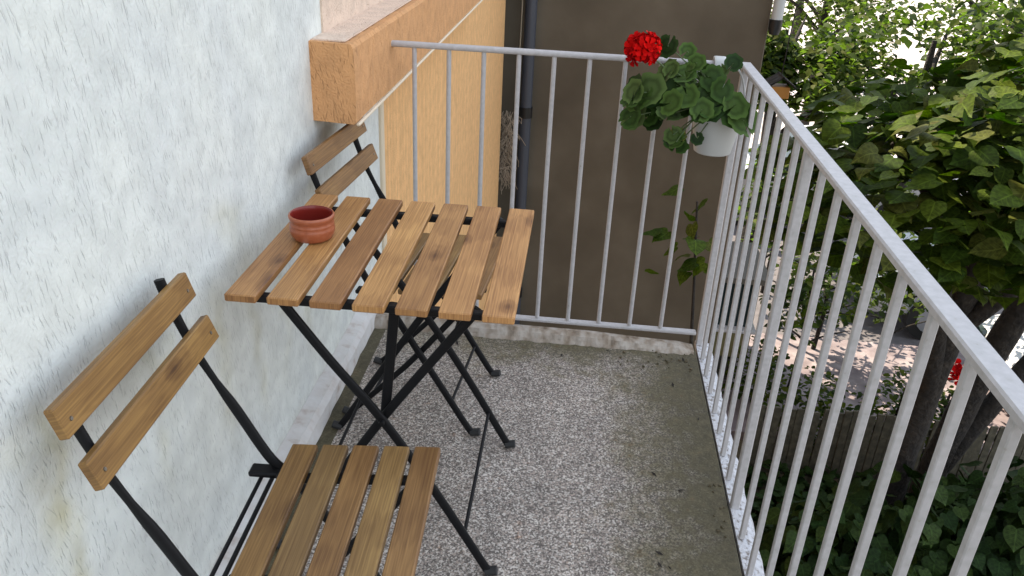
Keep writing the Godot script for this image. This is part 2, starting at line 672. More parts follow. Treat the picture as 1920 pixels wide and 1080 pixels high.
	var veins := Image.create(96, 96, false, Image.FORMAT_RGB8)
	var vn := noise(0.05, 140, 3)
	for y in 96:
		for x in 96:
			var u := absf(x / 95.0 - 0.5)
			var v := y / 95.0
			var rib := exp(-pow(u / 0.014, 2.0))
			var side := exp(-pow((fposmod(v - u * 0.75 + 0.02, 0.15) - 0.075) / 0.013, 2.0)) * clampf(1.0 - u * 1.6, 0.0, 1.0)
			var k := clampf(0.72 + 0.28 * maxf(rib, side * 0.7) + vn.get_noise_2d(x, y) * 0.22 - 0.10 * clampf((u - 0.25) * 3.0, 0.0, 1.0), 0, 1)
			veins.set_pixel(x, y, Color(k, k, k * 0.96))
	var vt := ImageTexture.create_from_image(veins)
	for m in M.cleaf + M.bleaf:
		m.albedo_texture = vt
	M.bark = mottled(0.03, 41, [[0.0, lin(0.008, 0.006, 0.005)], [0.6, lin(0.022, 0.017, 0.013)], [1.0, lin(0.055, 0.045, 0.034)]], 0.7, 0.95, 1.5)
	M.plank = mottled(0.02, 43, [[0.0, lin(0.05, 0.045, 0.03)], [1.0, lin(0.12, 0.105, 0.07)]], 1.0, 0.9, 0.4)
	M.soil = mottled(0.02, 44, [[0.0, lin(0.05, 0.045, 0.025)], [0.5, lin(0.10, 0.085, 0.05)], [1.0, lin(0.19, 0.13, 0.085)]], 0.5, 1.0, 1.0)
	M.asphalt = mottled(0.02, 45, [[0.0, lin(0.10, 0.09, 0.095)], [1.0, lin(0.17, 0.155, 0.165)]], 0.4, 0.9)
	M.paving = mottled(0.02, 46, [[0.0, lin(0.14, 0.11, 0.12)], [0.5, lin(0.22, 0.18, 0.19)], [1.0, lin(0.36, 0.31, 0.32)]], 0.3, 0.9)
	M.pale = mottled(0.02, 48, [[0.0, lin(0.40, 0.35, 0.34)], [1.0, lin(0.56, 0.51, 0.50)]], 0.3, 0.9)
	M.pipe = plain(lin(0.055, 0.06, 0.075), 0.5)
	M.straw = plain(lin(0.46, 0.36, 0.26), 0.9)
	M.glass = plain(Color(0.16, 0.20, 0.20), 0.08)
	M.white_car = plain(lin(0.5, 0.5, 0.52), 0.3)
	M.white_car.clearcoat_enabled = true
	M.silver = plain(lin(0.42, 0.44, 0.48), 0.3, 0.3)
	M.black = plain(lin(0.012, 0.012, 0.013), 0.4)
	M.olive = plain(lin(0.16, 0.14, 0.06), 0.8)
	M.ochre = plain(lin(0.45, 0.2, 0.04), 0.6)


# ------------------------------------------------------------------ ground
func sheet(lo: Vector2, hi: Vector2, y: float) -> ArrayMesh:
	var b := MB.new()
	b.poly([Vector3(lo.x, y, lo.y), Vector3(hi.x, y, lo.y), Vector3(hi.x, y, hi.y), Vector3(lo.x, y, hi.y)], Vector3.UP)
	return b.mesh()


func build_ground():
	structure(obj("ground", sheet(Vector2(-120, -160), Vector2(140, 60), GROUND), M.soil))
	var b := MB.new()
	wbox(b, Vector3(2.4, GROUND, -9.2), Vector3(60, GROUND + 0.10, -7.0))
	structure(obj("pavement", b.mesh(), M.paving))
	structure(obj("road", sheet(Vector2(-60, -15.0), Vector2(90, -9.204), GROUND + 0.004), M.asphalt))
	b = MB.new()
	wbox(b, Vector3(-60, GROUND, -70), Vector3(90, GROUND + 0.12, -15.0))
	structure(obj("pavement", b.mesh(), M.pale))


# ------------------------------------------------------------------ house
func build_house():
	var t := thing("house", "house wall of white scratched stucco behind the table, orange beyond the balcony", "building", Vector3(-0.1, GROUND, 0))
	var o := Vector3(-0.1, GROUND, 0)
	var b := MB.new()
	wbox(b, Vector3(-8, GROUND, -7.1) - o, Vector3(-0.12, 5.7, 3.2) - o)
	obj("core_wall", b.mesh(), M.dark_plaster, t)
	b = MB.new()
	wbox(b, Vector3(-8.4, 5.7, -7.2) - o, Vector3(0.25, 5.95, 3.4) - o)
	obj("roof", b.mesh(), M.roof, t)
	var uvb := [0.0, 2.65, 1.5 - GROUND, 1.5]
	b = MB.new()
	wbox(b, Vector3(-0.12, -0.3, -2.62) - o, Vector3(-0.095, 1.5, 0.0) - o, 1.45, 0.0, uvb)
	obj("plaster_wall", b.mesh(), M.stucco, t)
	b = MB.new()
	wbox(b, Vector3(-0.12, 1.5, -2.03) - o, Vector3(-0.095, 5.7, 0.0) - o, 1.45)
	wbox(b, Vector3(-0.12, -0.3, 0.0) - o, Vector3(-0.095, 5.7, 3.2) - o, 1.45)
	obj("plaster_wall", b.mesh(), M.stucco, t)
	b = MB.new()
	wbox(b, Vector3(-0.12, GROUND, -7.1) - o, Vector3(-0.093, 0.9, -2.65) - o, 1.0)
	obj("orange_wall", b.mesh(), M.orange, t)
	b = MB.new()
	wbox(b, Vector3(-0.12, 1.0, -7.1) - o, Vector3(-0.09, 5.7, -2.03) - o, 0.5)
	obj("pink_wall", b.mesh(), M.pink, t)
	b = MB.new()
	rough_beam(b, o)
	obj("beam", b.mesh(), M.beam, t)
	b = MB.new()
	wbox(b, Vector3(-0.094, 1.018, -4.8) - o, Vector3(-0.006, 1.0215, -1.935) - o, 0.5)
	obj("ledge_top", b.mesh(), M.pink, t)
	b = MB.new()
	wbox(b, Vector3(0.014, 0.801, -4.72) - o, Vector3(0.0255, 0.810, -1.935) - o, 1.0, 0.003)
	obj("trim_strip", b.mesh(), M.trim, t)
	b = MB.new()
	wbox(b, Vector3(-0.1, -0.3, -2.66) - o, Vector3(-0.084, 0.806, -2.62) - o, 1.0, 0.003)
	obj("corner_trim", b.mesh(), M.trim, t)
	# skirting cove
	b = MB.new()
	var prof := [Vector2(-0.041, 0.0), Vector2(-0.045, 0.045), Vector2(-0.058, 0.062), Vector2(-0.0945, 0.072)]
	var nz := noise(3.0, 71, 3)
	var rows := []
	var cnt := 90
	for i in cnt + 1:
		var z := 0.3 - 2.62 * i / cnt
		var row := []
		for k in prof.size():
			var p: Vector2 = prof[k]
			var j := nz.get_noise_2d(z * 2.0, k * 3.0) * 0.006
			row.append(Vector3(p.x + (j if k < 3 else 0.0), p.y + (j if k > 0 else 0.0), z) - o)
		rows.append(row)
	for i in cnt:
		for k in prof.size() - 1:
			b.poly([rows[i][k], rows[i][k + 1], rows[i + 1][k + 1], rows[i + 1][k]], Vector3(1, 0.4, 0))
	obj("skirting", b.mesh(), M.skirt, t)

	# neighbouring wing, seen in shade beyond the railing
	var wo := Vector3(0.8, GROUND, -8.5)
	t = thing("neighbouring_wing", "tall plain brown building wall in shade beyond the far railing", "building", wo)
	b = MB.new()
	wbox(b, Vector3(-8, GROUND, -9.6) - wo, Vector3(2.22, 3.9, -7.62) - wo, 1.0, 0.01)
	obj("wall", b.mesh(), M.brown, t)
	b = MB.new()
	wbox(b, Vector3(-8.1, 3.9, -9.7) - wo, Vector3(2.35, 4.1, -7.5) - wo)
	obj("roof", b.mesh(), M.roof, t)
	# lean-to with a glazed front beside it
	t = thing("glazed_porch", "small porch with greenish window panes over a white sill beside the brown wall", "porch", Vector3(2.3, GROUND, -8.0))
	var po := Vector3(2.3, GROUND, -8.0)
	b = MB.new()
	wbox(b, Vector3(2.225, -3.12, -8.6) - po, Vector3(2.62, -2.80, -7.7) - po)
	obj("panel", b.mesh(), M.olive, t)
	b = MB.new()
	wbox(b, Vector3(2.225, GROUND, -8.6) - po, Vector3(2.60, -3.125, -8.0) - po)
	obj("base", b.mesh(), M.dark_plaster, t)
	b = MB.new()
	wbox(b, Vector3(2.225, -2.80, -8.6) - po, Vector3(2.66, -2.765, -7.64) - po, 1.0, 0.006)
	obj("sill", b.mesh(), M.paint, t)
	for k in 2:
		b = MB.new()
		wbox(b, Vector3(2.24 + 0.19 * k, -2.765, -7.76) - po, Vector3(2.415 + 0.19 * k, -2.2, -7.74) - po)
		obj("pane", b.mesh(), M.glass, t)
	b = MB.new()
	for x in [2.225, 2.415, 2.605]:
		wbox(b, Vector3(x, -2.765, -7.78) - po, Vector3(x + 0.018, -2.2, -7.72) - po)
	obj("frame", b.mesh(), M.plastic, t)
	b = MB.new()
	wbox(b, Vector3(2.225, -2.2, -8.6) - po, Vector3(2.70, -2.14, -7.6) - po)
	obj("roof", b.mesh(), M.dark_plaster, t)
	# downpipe and things in the gap
	t = thing("drainpipe", "dark slate drainpipe standing against the brown wall beside the orange corner", "drainpipe", Vector3(0.1, GROUND, -7.5))
	b = MB.new()
	sweep(b, [Vector3(0, 0, 0), Vector3(0.0, 4.0, 0), Vector3(-0.01, 7.5, 0)], 0.055, 0.055, Vector3.RIGHT, 12)
	obj("pipe", b.mesh(), M.pipe, t)
	for y in [1.2, 3.1, 4.6]:
		b = MB.new()
		sweep(b, [Vector3(0, y, 0), Vector3(0, y + 0.10, 0)], 0.064, 0.064, Vector3.RIGHT, 12)
		obj("collar", b.mesh(), M.black, t)
	t = thing("cable", "thin pale cable running down the brown wall left of the drainpipe", "cable", Vector3(0.0, GROUND, -7.60))
	b = MB.new()
	var cp := []
	for k in 20:
		cp.append(Vector3(0.012 * sin(k * 0.7), 7.4 - k * 0.3, 0.0))
	sweep(b, cp, 0.006, 0.006, Vector3.RIGHT, 5)
	obj("cable_run", b.mesh(), M.trim, t)
	var bun := thing("straw_bundle", "frayed bundle of dry tan straw caught in the gap beside the orange corner", "straw bundle", Vector3(-0.06, -0.85, -7.35))
	b = MB.new()
	for k in 260:
		var p0 := Vector3(rng.randfn(0.0, 0.035), rng.randf_range(-0.30, 0.34), rng.randfn(0.0, 0.035))
		var a := rng.randfn(0.0, 0.42)
		var d := Vector3(sin(a), -cos(a), rng.randfn(0, 0.3)).normalized() * rng.randf_range(0.06, 0.17)
		sweep(b, [p0, p0 + d * 0.5 + Vector3(rng.randfn(0, 0.015), 0, 0), p0 + d], 0.003, 0.003, Vector3.RIGHT, 3, 1.0, false)
	stuff(obj("straw", b.mesh(), M.straw, bun))


func rough_beam(b: MB, o: Vector3):
	# long beam with slightly worn, uneven edges
	var nz := noise(6.0, 81, 3)
	var zs := []
	for i in 25:
		zs.append(-1.92 - 0.025 * i)
	for i in 12:
		zs.append(-2.56 - 0.2 * i)
	var prof := [Vector2(-0.1, 0.812), Vector2(0.012, 0.808), Vector2(0.02, 0.815), Vector2(0.0215, 0.88), Vector2(0.021, 0.95), Vector2(0.02, 1.006), Vector2(0.011, 1.015), Vector2(-0.04, 1.0165), Vector2(-0.1, 1.019)]
	var rows := []
	var plen := 0.0
	for z in zs:
		var row := []
		for k in prof.size():
			var p: Vector2 = prof[k]
			var j := nz.get_noise_2d(z * 3.0, k * 5.0) * 0.005
			row.append(Vector3(p.x + j * (0.0 if p.x < -0.09 else 1.0), p.y + j, z + (nz.get_noise_2d(k * 9.0, 3.0) * 0.004 if z == zs[0] else 0.0)) - o)
		rows.append(row)
	for i in rows.size() - 1:
		plen = 0.0
		for k in prof.size() - 1:
			var l2: float = plen + (prof[k + 1] - prof[k]).length()
			var za: float = zs[i]
			var zb: float = zs[i + 1]
			b.poly([rows[i][k], rows[i][k + 1], rows[i + 1][k + 1], rows[i + 1][k]], rows[i][k] - Vector3(-0.05, 0.91, zs[i]) + o, [Vector2(-za, plen) * 2.0, Vector2(-za, l2) * 2.0, Vector2(-zb, l2) * 2.0, Vector2(-zb, plen) * 2.0])
			plen = l2
	for e in [0, rows.size() - 1]:
		var uvs := []
		for p in rows[e]:
			uvs.append(Vector2(p.x, -p.y) * 2.0)
		b.poly(rows[e], Vector3(0, 0, 1 if e == 0 else -1), uvs)


# ------------------------------------------------------------------ balcony floor
func build_floor():
	var root := Node3D.new()
	root.name = "balcony_floor"
	add_child(root)
	structure(root, "grey terrazzo balcony floor with mossy stains along its open edge")
	var fb := MB.new()
	wbox(fb, Vector3(-0.06, -0.05, -2.30), Vector3(1.0625, 0.0, 0.4), 1.0, 0.002)
	for i in fb.uv.size():
		fb.uv[i] = Vector2(fb.v[i].x / 1.2, -fb.v[i].z / 2.4)
	obj("terrazzo_surface", fb.mesh(), M.terrazzo, root)
	var b := MB.new()
	wbox(b, Vector3(-0.09, -0.19, -2.345), Vector3(1.066, -0.0505, 0.6))
	obj("concrete_base", b.mesh(), M.concrete, root)
	# rough kerb at the far end
	b = MB.new()
	var nz := noise(7.0, 91, 4)
	var prof := [Vector2(-2.262, -0.003), Vector2(-2.272, 0.010), Vector2(-2.284, 0.024), Vector2(-2.300, 0.032), Vector2(-2.322, 0.030), Vector2(-2.338, 0.018), Vector2(-2.345, -0.05)]
	var rows := []
	for i in 111:
		var x := -0.05 + 1.105 * i / 110.0
		var row := []
		var shrink := 1.0 - 0.45 * clampf((x - 0.7) / 0.28, 0, 1) - 0.4 * clampf((x - 1.0) / 0.05, 0, 1)
		for k in prof.size():
			var p: Vector2 = prof[k]
			var j := nz.get_noise_2d(x * 2.5, k * 2.0) * 0.009 + nz.get_noise_2d(x * 14.0, k * 7.0) * 0.004
			row.append(Vector3(x, p.y * shrink + (j * 0.6 if k > 0 and k < 6 else 0.0), p.x + j))
		rows.append(row)
	for i in 110:
		for k in prof.size() - 1:
			b.poly([rows[i][k], rows[i][k + 1], rows[i + 1][k + 1], rows[i + 1][k]], Vector3(0, 1, 0.2))
	obj("kerb", b.mesh(), M.concrete, root)
	# crumbled mortar bits and dry leaves by the posts
	b = MB.new()
	for k in 46:
		var p := Vector3(rng.randf_range(1.02, 1.055), 0.002, rng.randf_range(-1.60, -1.40)) if k < 16 else Vector3(rng.randf_range(0.8, 1.05), 0.003, rng.randf_range(-2.27, -2.15))
		var s := rng.randf_range(0.003, 0.009)
		box(b, p, Vector3(s, s * 0.6, s * rng.randf_range(0.6, 1.4)), s * 0.2, Vector2.ZERO, 1.0, Basis(Vector3.UP, rng.randf() * TAU))
	stuff(obj("crumbs", b.mesh(), M.soil, root))
	b = MB.new()
	for k in 14:
		var p := Vector3(rng.randf_range(0.86, 1.05), 0.004, rng.randf_range(-2.25, -1.2)) if k < 9 else Vector3(rng.randf_range(0.15, 0.8), 0.004, rng.randf_range(-2.24, -2.16))
		var a := rng.randf() * TAU
		var l := rng.randf_range(0.005, 0.016)
		var d := Vector3(cos(a), 0.1, sin(a)) * l
		var sd := Vector3(-sin(a), 0.25, cos(a)) * l * 0.3
		b.poly([p - d, p + sd, p + d, p - sd], Vector3.UP)
	stuff(obj("dry_bits", b.mesh(), M.bark, root))
	# painted outer edge on which the bars stand
	b = MB.new()
	rows = []
	for i in 131:
		var z := -2.372 + 2.9 * i / 130.0
		var j := nz.get_noise_2d(z * 6.0, 50.0) * 0.008 + nz.get_noise_2d(z * 20.0, 80.0) * 0.006
		rows.append([Vector3(1.0685, -0.02, z), Vector3(1.0685, -0.0015, z), Vector3(1.098, -0.003, z), Vector3(1.118 + j * 0.7, -0.010 + j * 0.3, z), Vector3(1.128 + j, -0.034, z), Vector3(1.125 + j, -0.19, z)])
	for i in 130:
		for k in 5:
			b.poly([rows[i][k], rows[i][k + 1], rows[i + 1][k + 1], rows[i + 1][k]], Vector3(0.5 if k > 2 else (-1.0 if k == 0 else 0.0), 1 if k != 0 else 0, 0))
	b.poly(rows[0], Vector3(0, 0, -1))
	obj("painted_edge", b.mesh(), M.old_paint, root)


# ------------------------------------------------------------------ railing
func build_railing():
	var t := thing("balcony_railing", "white painted steel bar railing round two sides of the balcony, dirty and chipped", "railing", Vector3(1.08, 0, -2.354))
	var o := Vector3(1.08, 0, -2.354)
	var b := MB.new()
	wbox(b, Vector3(1.063, 0.940, -2.368) - o, Vector3(1.097, 0.955, 0.5) - o, 1.0, 0.003)
	obj("top_rail", b.mesh(), M.paint, t)
	b = MB.new()
	sweep(b, [Vector3(0.015, 0.946, -2.356) - o, Vector3(1.0605, 0.946, -2.354) - o], 0.0125, 0.009, Vector3(0, 0, 1), 12, 0.6)
	obj("top_rail", b.mesh(), M.paint, t)
	b = MB.new()
	wbox(b, Vector3(-0.093, 0.034, -2.367) - o, Vector3(1.064, 0.046, -2.341) - o, 1.0, 0.003)
	obj("bottom_rail", b.mesh(), M.paint, t)
	# far side bars, round
	b = MB.new()
	sweep(b, [Vector3(0, 0.0465, 0), Vector3(0, 0.940, 0)], 0.0072, 0.0072, Vector3(0, 0, 1), 10)
	var far_bar := b.mesh()
	for i in range(0, 9):
		var m := obj("baluster", far_bar, M.paint, t)
		m.position = Vector3(0.0882 + 0.1066 * i, 0, -2.354) - o
	# side bars, square
	b = MB.new()
	wbox(b, Vector3(-0.0065, 0.0, -0.0065), Vector3(0.0065, 0.9395, 0.0065), 1.0, 0.0018)
	var bar := b.mesh()
	b = MB.new()
	wbox(b, Vector3(-0.011, -0.012, -0.011), Vector3(0.011, 0.9395, 0.011), 1.0, 0.003)
	var post := b.mesh()
	for i in range(1, 8):
		obj("baluster", bar, M.paint, t).position = Vector3(1.08 + rng.randfn() * 0.0008, 0, -2.354 + 0.1042 * i + rng.randfn() * 0.0012) - o
	for i in range(1, 19):
		obj("baluster", bar, M.paint, t).position = Vector3(1.08 + rng.randfn() * 0.0008, 0, -1.52 + 0.1175 * i + rng.randfn() * 0.0012) - o
	for z in [-2.354, -1.52]:
		obj("post", post, M.paint, t).position = Vector3(1.08, 0, z) - o


# ------------------------------------------------------------------ furniture
func slat(size: Vector3, off: Vector2) -> ArrayMesh:
	var b := MB.new()
	box(b, Vector3.ZERO, size, 0.0022, off, 0.95)
	return b.mesh()


func leg(parent: Node3D, called: String, pts: Array, ra := 0.0095, rb := 0.006, foot_dir := Vector3.ZERO, taper: Array = []) -> MeshInstance3D:
	var b := MB.new()
	while taper.size() and taper.size() < pts.size():
		taper.append(1.05)
	sweep(b, pts, ra, rb, Vector3(0, 0, 1), 10, 0.65, true, taper)
	var m := obj(called, b.mesh(), M.steel, parent)
	if foot_dir != Vector3.ZERO:
		b = MB.new()
		var e: Vector3 = pts[-1]
		sweep(b, [e - foot_dir * 0.006 + Vector3(0, -0.003, 0), e + foot_dir * 0.008, e + foot_dir * 0.020 + Vector3(0, 0.003, 0)], 0.012, 0.010, Vector3(0, 0, 1), 10)
		obj("rubber_foot", b.mesh(), M.rubber, m)
	return m


func rod(parent: Node3D, called: String, a: Vector3, b_: Vector3, r := 0.004) -> MeshInstance3D:
	var b := MB.new()
	sweep(b, [a, b_], r, r, Vector3(0.3, 1, 0.2), 8)
	return obj(called, b.mesh(), M.steel, parent)


func build_table():
	# local: x out from the wall, z along it; origin on the floor under the middle
	var t := thing("folding_table", "square folding table of seven brown wood slats on crossed black legs", "table", Vector3(0.245, 0, -1.409), 0.004)
	for i in 7:
		var m := obj("slat", slat(Vector3(0.0595, 0.016, 0.55), Vector2(0.105 * i + 0.05, 0.30 + fmod(0.13 * i, 0.33))), M.wood[i], t)
		m.position = Vector3(-0.27 + 0.0298 + 0.0801 * i, 0.692, 0)
	for s in [-1.0, 1.0]:
		var b := MB.new()
		wbox(b, Vector3(-0.262, 0.668, s * 0.232 - 0.009), Vector3(0.262, 0.6838, s * 0.232 + 0.009), 1.0, 0.002)
		obj("rail", b.mesh(), M.steel, t)
	for s in 2:
		# outer pair: wall-side top to outer foot
		var z: float = [0.207, -0.262][s]
		leg(t, "leg", smooth_path([Vector3(-0.195, 0.668, z), Vector3(-0.10, 0.535, z), Vector3(0.005, 0.398, z), Vector3(0.12, 0.215, z), Vector3(0.222, 0.035, z), Vector3(0.236, 0.012, z)]), 0.0055, 0.0098, Vector3(1, 0, 0))
		# inner pair: outer top to wall-side foot
		z = [0.192, -0.276][s]
		leg(t, "leg", smooth_path([Vector3(0.195, 0.668, z), Vector3(0.10, 0.535, z), Vector3(0.005, 0.398, z), Vector3(-0.11, 0.215, z), Vector3(-0.222, 0.035, z), Vector3(-0.240, 0.012, z)]), 0.0055, 0.0098, Vector3(-1, 0, 0))
		var b := MB.new()
		sweep(b, [Vector3(0.005, 0.398, z - 0.006), Vector3(0.005, 0.398, z + 0.03)], 0.006, 0.006, Vector3.UP, 8)
		obj("rivet", b.mesh(), M.steel, t)
	rod(t, "stretcher", Vector3(0.180, 0.11, -0.262), Vector3(0.180, 0.11, 0.207), 0.0045)
	rod(t, "stretcher", Vector3(-0.175, 0.11, -0.276), Vector3(-0.175, 0.11, 0.192), 0.0045)
	rod(t, "stretcher", Vector3(0.15, 0.605, -0.276), Vector3(0.15, 0.605, 0.192), 0.005)
	var b := MB.new()
	sweep(b, [Vector3(0.005, 0.402, 0.182), Vector3(0.03, 0.66, 0.182)], 0.005, 0.0105, Vector3(0, 0, 1), 8, 0.6)
	obj("stay", b.mesh(), M.steel, t)


func make_chair(label: String, at: Vector3, turn: float, tone: int) -> Node3D:
	var t := thing("folding_chair", label, "chair", at, turn, "folding chairs with their backs to the wall")
	var tones := [[7, 8, 9, 10, 11, 12, 12], [8, 7, 10, 9, 11, 11, 9]]
	for i in 5:
		var m := obj("seat_slat", slat(Vector3(0.0475, 0.015, 0.39), Vector2(0.11 * i + 0.07 + 0.055 * tone, 0.25 + fmod(0.17 * i + 0.2 * tone, 0.45))), M.wood[tones[tone][i]], t)
		m.position = Vector3(0.152 + 0.0575 * i, 0.441 + 0.0035 * i, 0)
		m.rotation.z = 0.045
	# back slats lean with the uprights
	for k in 2:
		var m := obj("back_slat", slat(Vector3(0.047, 0.016, 0.41), Vector2(0.28 + 0.2 * k + 0.1 * tone, 0.42 + 0.15 * k)), M.wood[tones[tone][5 + k]], t)
		m.position = [Vector3(-0.034, 0.762, 0.0), Vector3(-0.004, 0.682, 0.0)][k]
		m.rotation.z = -PI / 2 + [0.30, 0.36][k]
		for e in [-1.0, 1.0]:
			var sb := MB.new()
			sweep(sb, [Vector3(0, 0.0079, 0), Vector3(0, 0.0092, 0)], 0.0035, 0.0035, Vector3(1, 0, 0), 10, 1.0, true, [1.0, 0.75])
			obj("screw", sb.mesh(), M.screw, m).position = Vector3(0.004, 0.0, e * 0.185)
	for s in [-1.0, 1.0]:
		var z: float = s * 0.158
		var top := Vector3(-0.058, 0.792, z) if s < 0 else Vector3(-0.050, 0.760, z)
		leg(t, "leg", smooth_path([top, Vector3(-0.044, 0.74, z), Vector3(-0.017, 0.665, z), Vector3(0.014, 0.60, z), Vector3(0.046, 0.54, z), Vector3(0.084, 0.463, z), Vector3(0.106, 0.428, z), Vector3(0.145, 0.385, z), Vector3(0.22, 0.265, z), Vector3(0.30, 0.137, z), Vector3(0.372, 0.022, z), Vector3(0.386, 0.011, z)], 3), 0.0058, 0.0090, Vector3(1, 0, 0), [1.0, 1.0, 1.0, 0.95, 0.9, 0.85, 0.8, 0.78, 0.72, 0.7, 0.85, 1.0, 1.05, 1.05])
		var zi: float = s * 0.142
		leg(t, "leg", smooth_path([Vector3(0.375, 0.43, zi), Vector3(0.30, 0.33, zi), Vector3(0.19, 0.19, zi), Vector3(0.035, 0.022, zi), Vector3(0.02, 0.011, zi)], 3), 0.0055, 0.0085, Vector3(-1, 0, 0))
		var b := MB.new()
		var zr: float = s * 0.122
		box(b, Vector3(0.262, 0.4345, zr), Vector3(0.285, 0.014, 0.016), 0.002, Vector2.ZERO, 1.0, Basis(Vector3.BACK, 0.06))
		obj("seat_rail", b.mesh(), M.steel, t)
		b = MB.new()
		box(b, Vector3(0.09, 0.414, s * 0.152), Vector3(0.06, 0.012, 0.03), 0.003)
		obj("hinge_bracket", b.mesh(), M.steel, t)
	rod(t, "stretcher", Vector3(0.082, 0.405, -0.155), Vector3(0.082, 0.405, 0.155), 0.0038)
	rod(t, "stretcher", Vector3(0.104, 0.409, -0.155), Vector3(0.104, 0.409, 0.155), 0.0042)
	rod(t, "stretcher", Vector3(0.323, 0.10, -0.155), Vector3(0.323, 0.10, 0.155), 0.0045)
	rod(t, "stretcher", Vector3(0.09, 0.08, -0.14), Vector3(0.09, 0.08, 0.14), 0.005)
	return t


func build_chairs():
	make_chair("nearer wooden slatted folding chair with black frame, in front of the table", Vector3(0, 0, -0.838), 0.04, 0)
	make_chair("farther wooden slatted folding chair, behind the table under the orange beam", Vector3(0.004, 0, -1.90), 0.0, 1).rotation.y = -0.075


func build_bowl():
	var t := thing("clay_bowl", "small round terracotta bowl on the wall side of the table", "bowl", Vector3(0.055, 0.7, -1.418))
	var b := MB.new()
	var body := [Vector2(0.0, 0.001), Vector2(0.036, 0.001), Vector2(0.041, 0.004), Vector2(0.046, 0.013), Vector2(0.048, 0.022), Vector2(0.0475, 0.028), Vector2(0.0455, 0.0315), Vector2(0.0468, 0.034), Vector2(0.0465, 0.038), Vector2(0.0445, 0.041), Vector2(0.0462, 0.045), Vector2(0.0482, 0.049), Vector2(0.0485, 0.053), Vector2(0.047, 0.0565), Vector2(0.0445, 0.057)]
	lathe(b, body, Vector3.ZERO, 40, 0.004)
	obj("body", b.mesh(), M.clay, t)
	b = MB.new()
	lathe(b, [Vector2(0.0444, 0.0568), Vector2(0.0425, 0.054), Vector2(0.041, 0.045), Vector2(0.0425, 0.03), Vector2(0.041, 0.012), Vector2(0.034, 0.006), Vector2(0.0, 0.005)], Vector3.ZERO, 40, 0.004)
	for i in b.n.size():
		b.n[i] = -b.n[i] if b.n[i].y < 0 else b.n[i]
	obj("glazed_inside", b.mesh(), M.glaze, t)


# ------------------------------------------------------------------ plants
func geranium_leaf(seed_: int) -> ArrayMesh:
	# round, scalloped, cupped, notched at the stalk
	var r := RandomNumberGenerator.new()
	r.seed = seed_
	var b := MB.new()
	var rings := []
	var ph := r.randf() * TAU
	var seg := 30
	for k in 4:
		var row := []
		var f: float = [0.0, 0.38, 0.74, 1.0][k]
		for i in seg + 1:
			var a := -PI + 0.16 + (TAU - 0.32) * i / seg
			var sc := 1.0 + (0.16 * absf(sin(a * 3.5 + 0.4)) + 0.04 * sin(a * 19.0)) * f
			var rad := f * sc * (0.95 + 0.06 * cos(a))
			var y := 0.20 * f * f - 0.16 * f + 0.09 * f * sin(a * 2.0 + ph) + 0.05 * f * f * absf(sin(a * 3.5 + 0.4)) + 0.08 * f * sin(a + ph * 2.0)
			row.append(b.vert(Vector3(rad * sin(a), y, rad * cos(a)), Vector3.UP, Vector2(f, a)))
		rings.append(row)
	for k in 3:
		for i in seg:
			b.tri_i(rings[k][i], rings[k][i + 1], rings[k + 1][i], Vector3.UP)
			b.tri_i(rings[k][i + 1], rings[k + 1][i + 1], rings[k + 1][i], Vector3.UP)
	smooth(b)
	return b.mesh()


func heart_leaf(seed_: int, fold := 0.25, droop := 0.35, wide := 0.78) -> ArrayMesh:
	# tip along -z, stalk at the origin, length 1
	var r := RandomNumberGenerator.new()
	r.seed = seed_
	var b := MB.new()
	var prof := [[-0.09, 0.14], [-0.13, 0.30], [-0.09, 0.47], [0.02, 0.60], [0.15, 0.665], [0.30, 0.66], [0.45, 0.58], [0.58, 0.46], [0.70, 0.32], [0.80, 0.19], [0.90, 0.08], [1.0, 0.0]]
	var ragged := r.randf_range(-0.06, 0.06)
	var mid := []
	var lr := [[], []]
	var tw := r.randf_range(-0.15, 0.15)
	for i in prof.size():
		var z: float = prof[i][0]
		var w: float = prof[i][1] * wide * (1.0 + ragged * sin(z * 5.0 + seed_))
		var y := -droop * maxf(z, 0.0) * maxf(z, 0.0) + 0.04 * sin(z * 6.0 + seed_)
		var mz := maxf(z, 0.0)
		mid.append(b.vert(Vector3(0.0, y, -mz), Vector3.UP, Vector2(0.5, mz * 0.8 + 0.1)))
		for s in 2:
			var sg := -1.0 if s == 0 else 1.0
			lr[s].append(b.vert(Vector3(sg * w, y + w * fold + sg * w * tw + 0.03 * sin(z * 11.0 + s * 2.0 + seed_), -z), Vector3.UP, Vector2(0.5 + sg * w * 0.7, z * 0.8 + 0.1)))
	for i in prof.size() - 1:
		for s in 2:
			b.tri_i(mid[i], mid[i + 1], lr[s][i], Vector3.UP)
			b.tri_i(mid[i + 1], lr[s][i + 1], lr[s][i], Vector3.UP)
	smooth(b)
	return b.mesh()


func small_leaf() -> ArrayMesh:
	var b := MB.new()
	var m := [b.vert(Vector3(0, 0, 0), Vector3.UP), b.vert(Vector3(0, -0.02, -0.5), Vector3.UP), b.vert(Vector3(0, -0.15, -1.0), Vector3.UP)]
	for s in [-1.0, 1.0]:
		var e := b.vert(Vector3(s * 0.32, 0.07, -0.35), Vector3.UP)
		var f := b.vert(Vector3(s * 0.24, 0.02, -0.7), Vector3.UP)
		b.tri_i(m[0], e, m[1], Vector3.UP)
		b.tri_i(e, f, m[1], Vector3.UP)
		b.tri_i(m[1], f, m[2], Vector3.UP)
	smooth(b)
	return b.mesh()


func smooth(b: MB):
	for i in b.n.size():
		b.n[i] = Vector3.ZERO
	for i in range(0, b.ix.size(), 3):
		var g := (b.v[b.ix[i + 2]] - b.v[b.ix[i]]).cross(b.v[b.ix[i + 1]] - b.v[b.ix[i]])
		for k in 3:
			b.n[b.ix[i + k]] += g
	for i in b.n.size():
		b.n[i] = b.n[i].normalized() if b.n[i].length() > 1e-12 else Vector3.UP


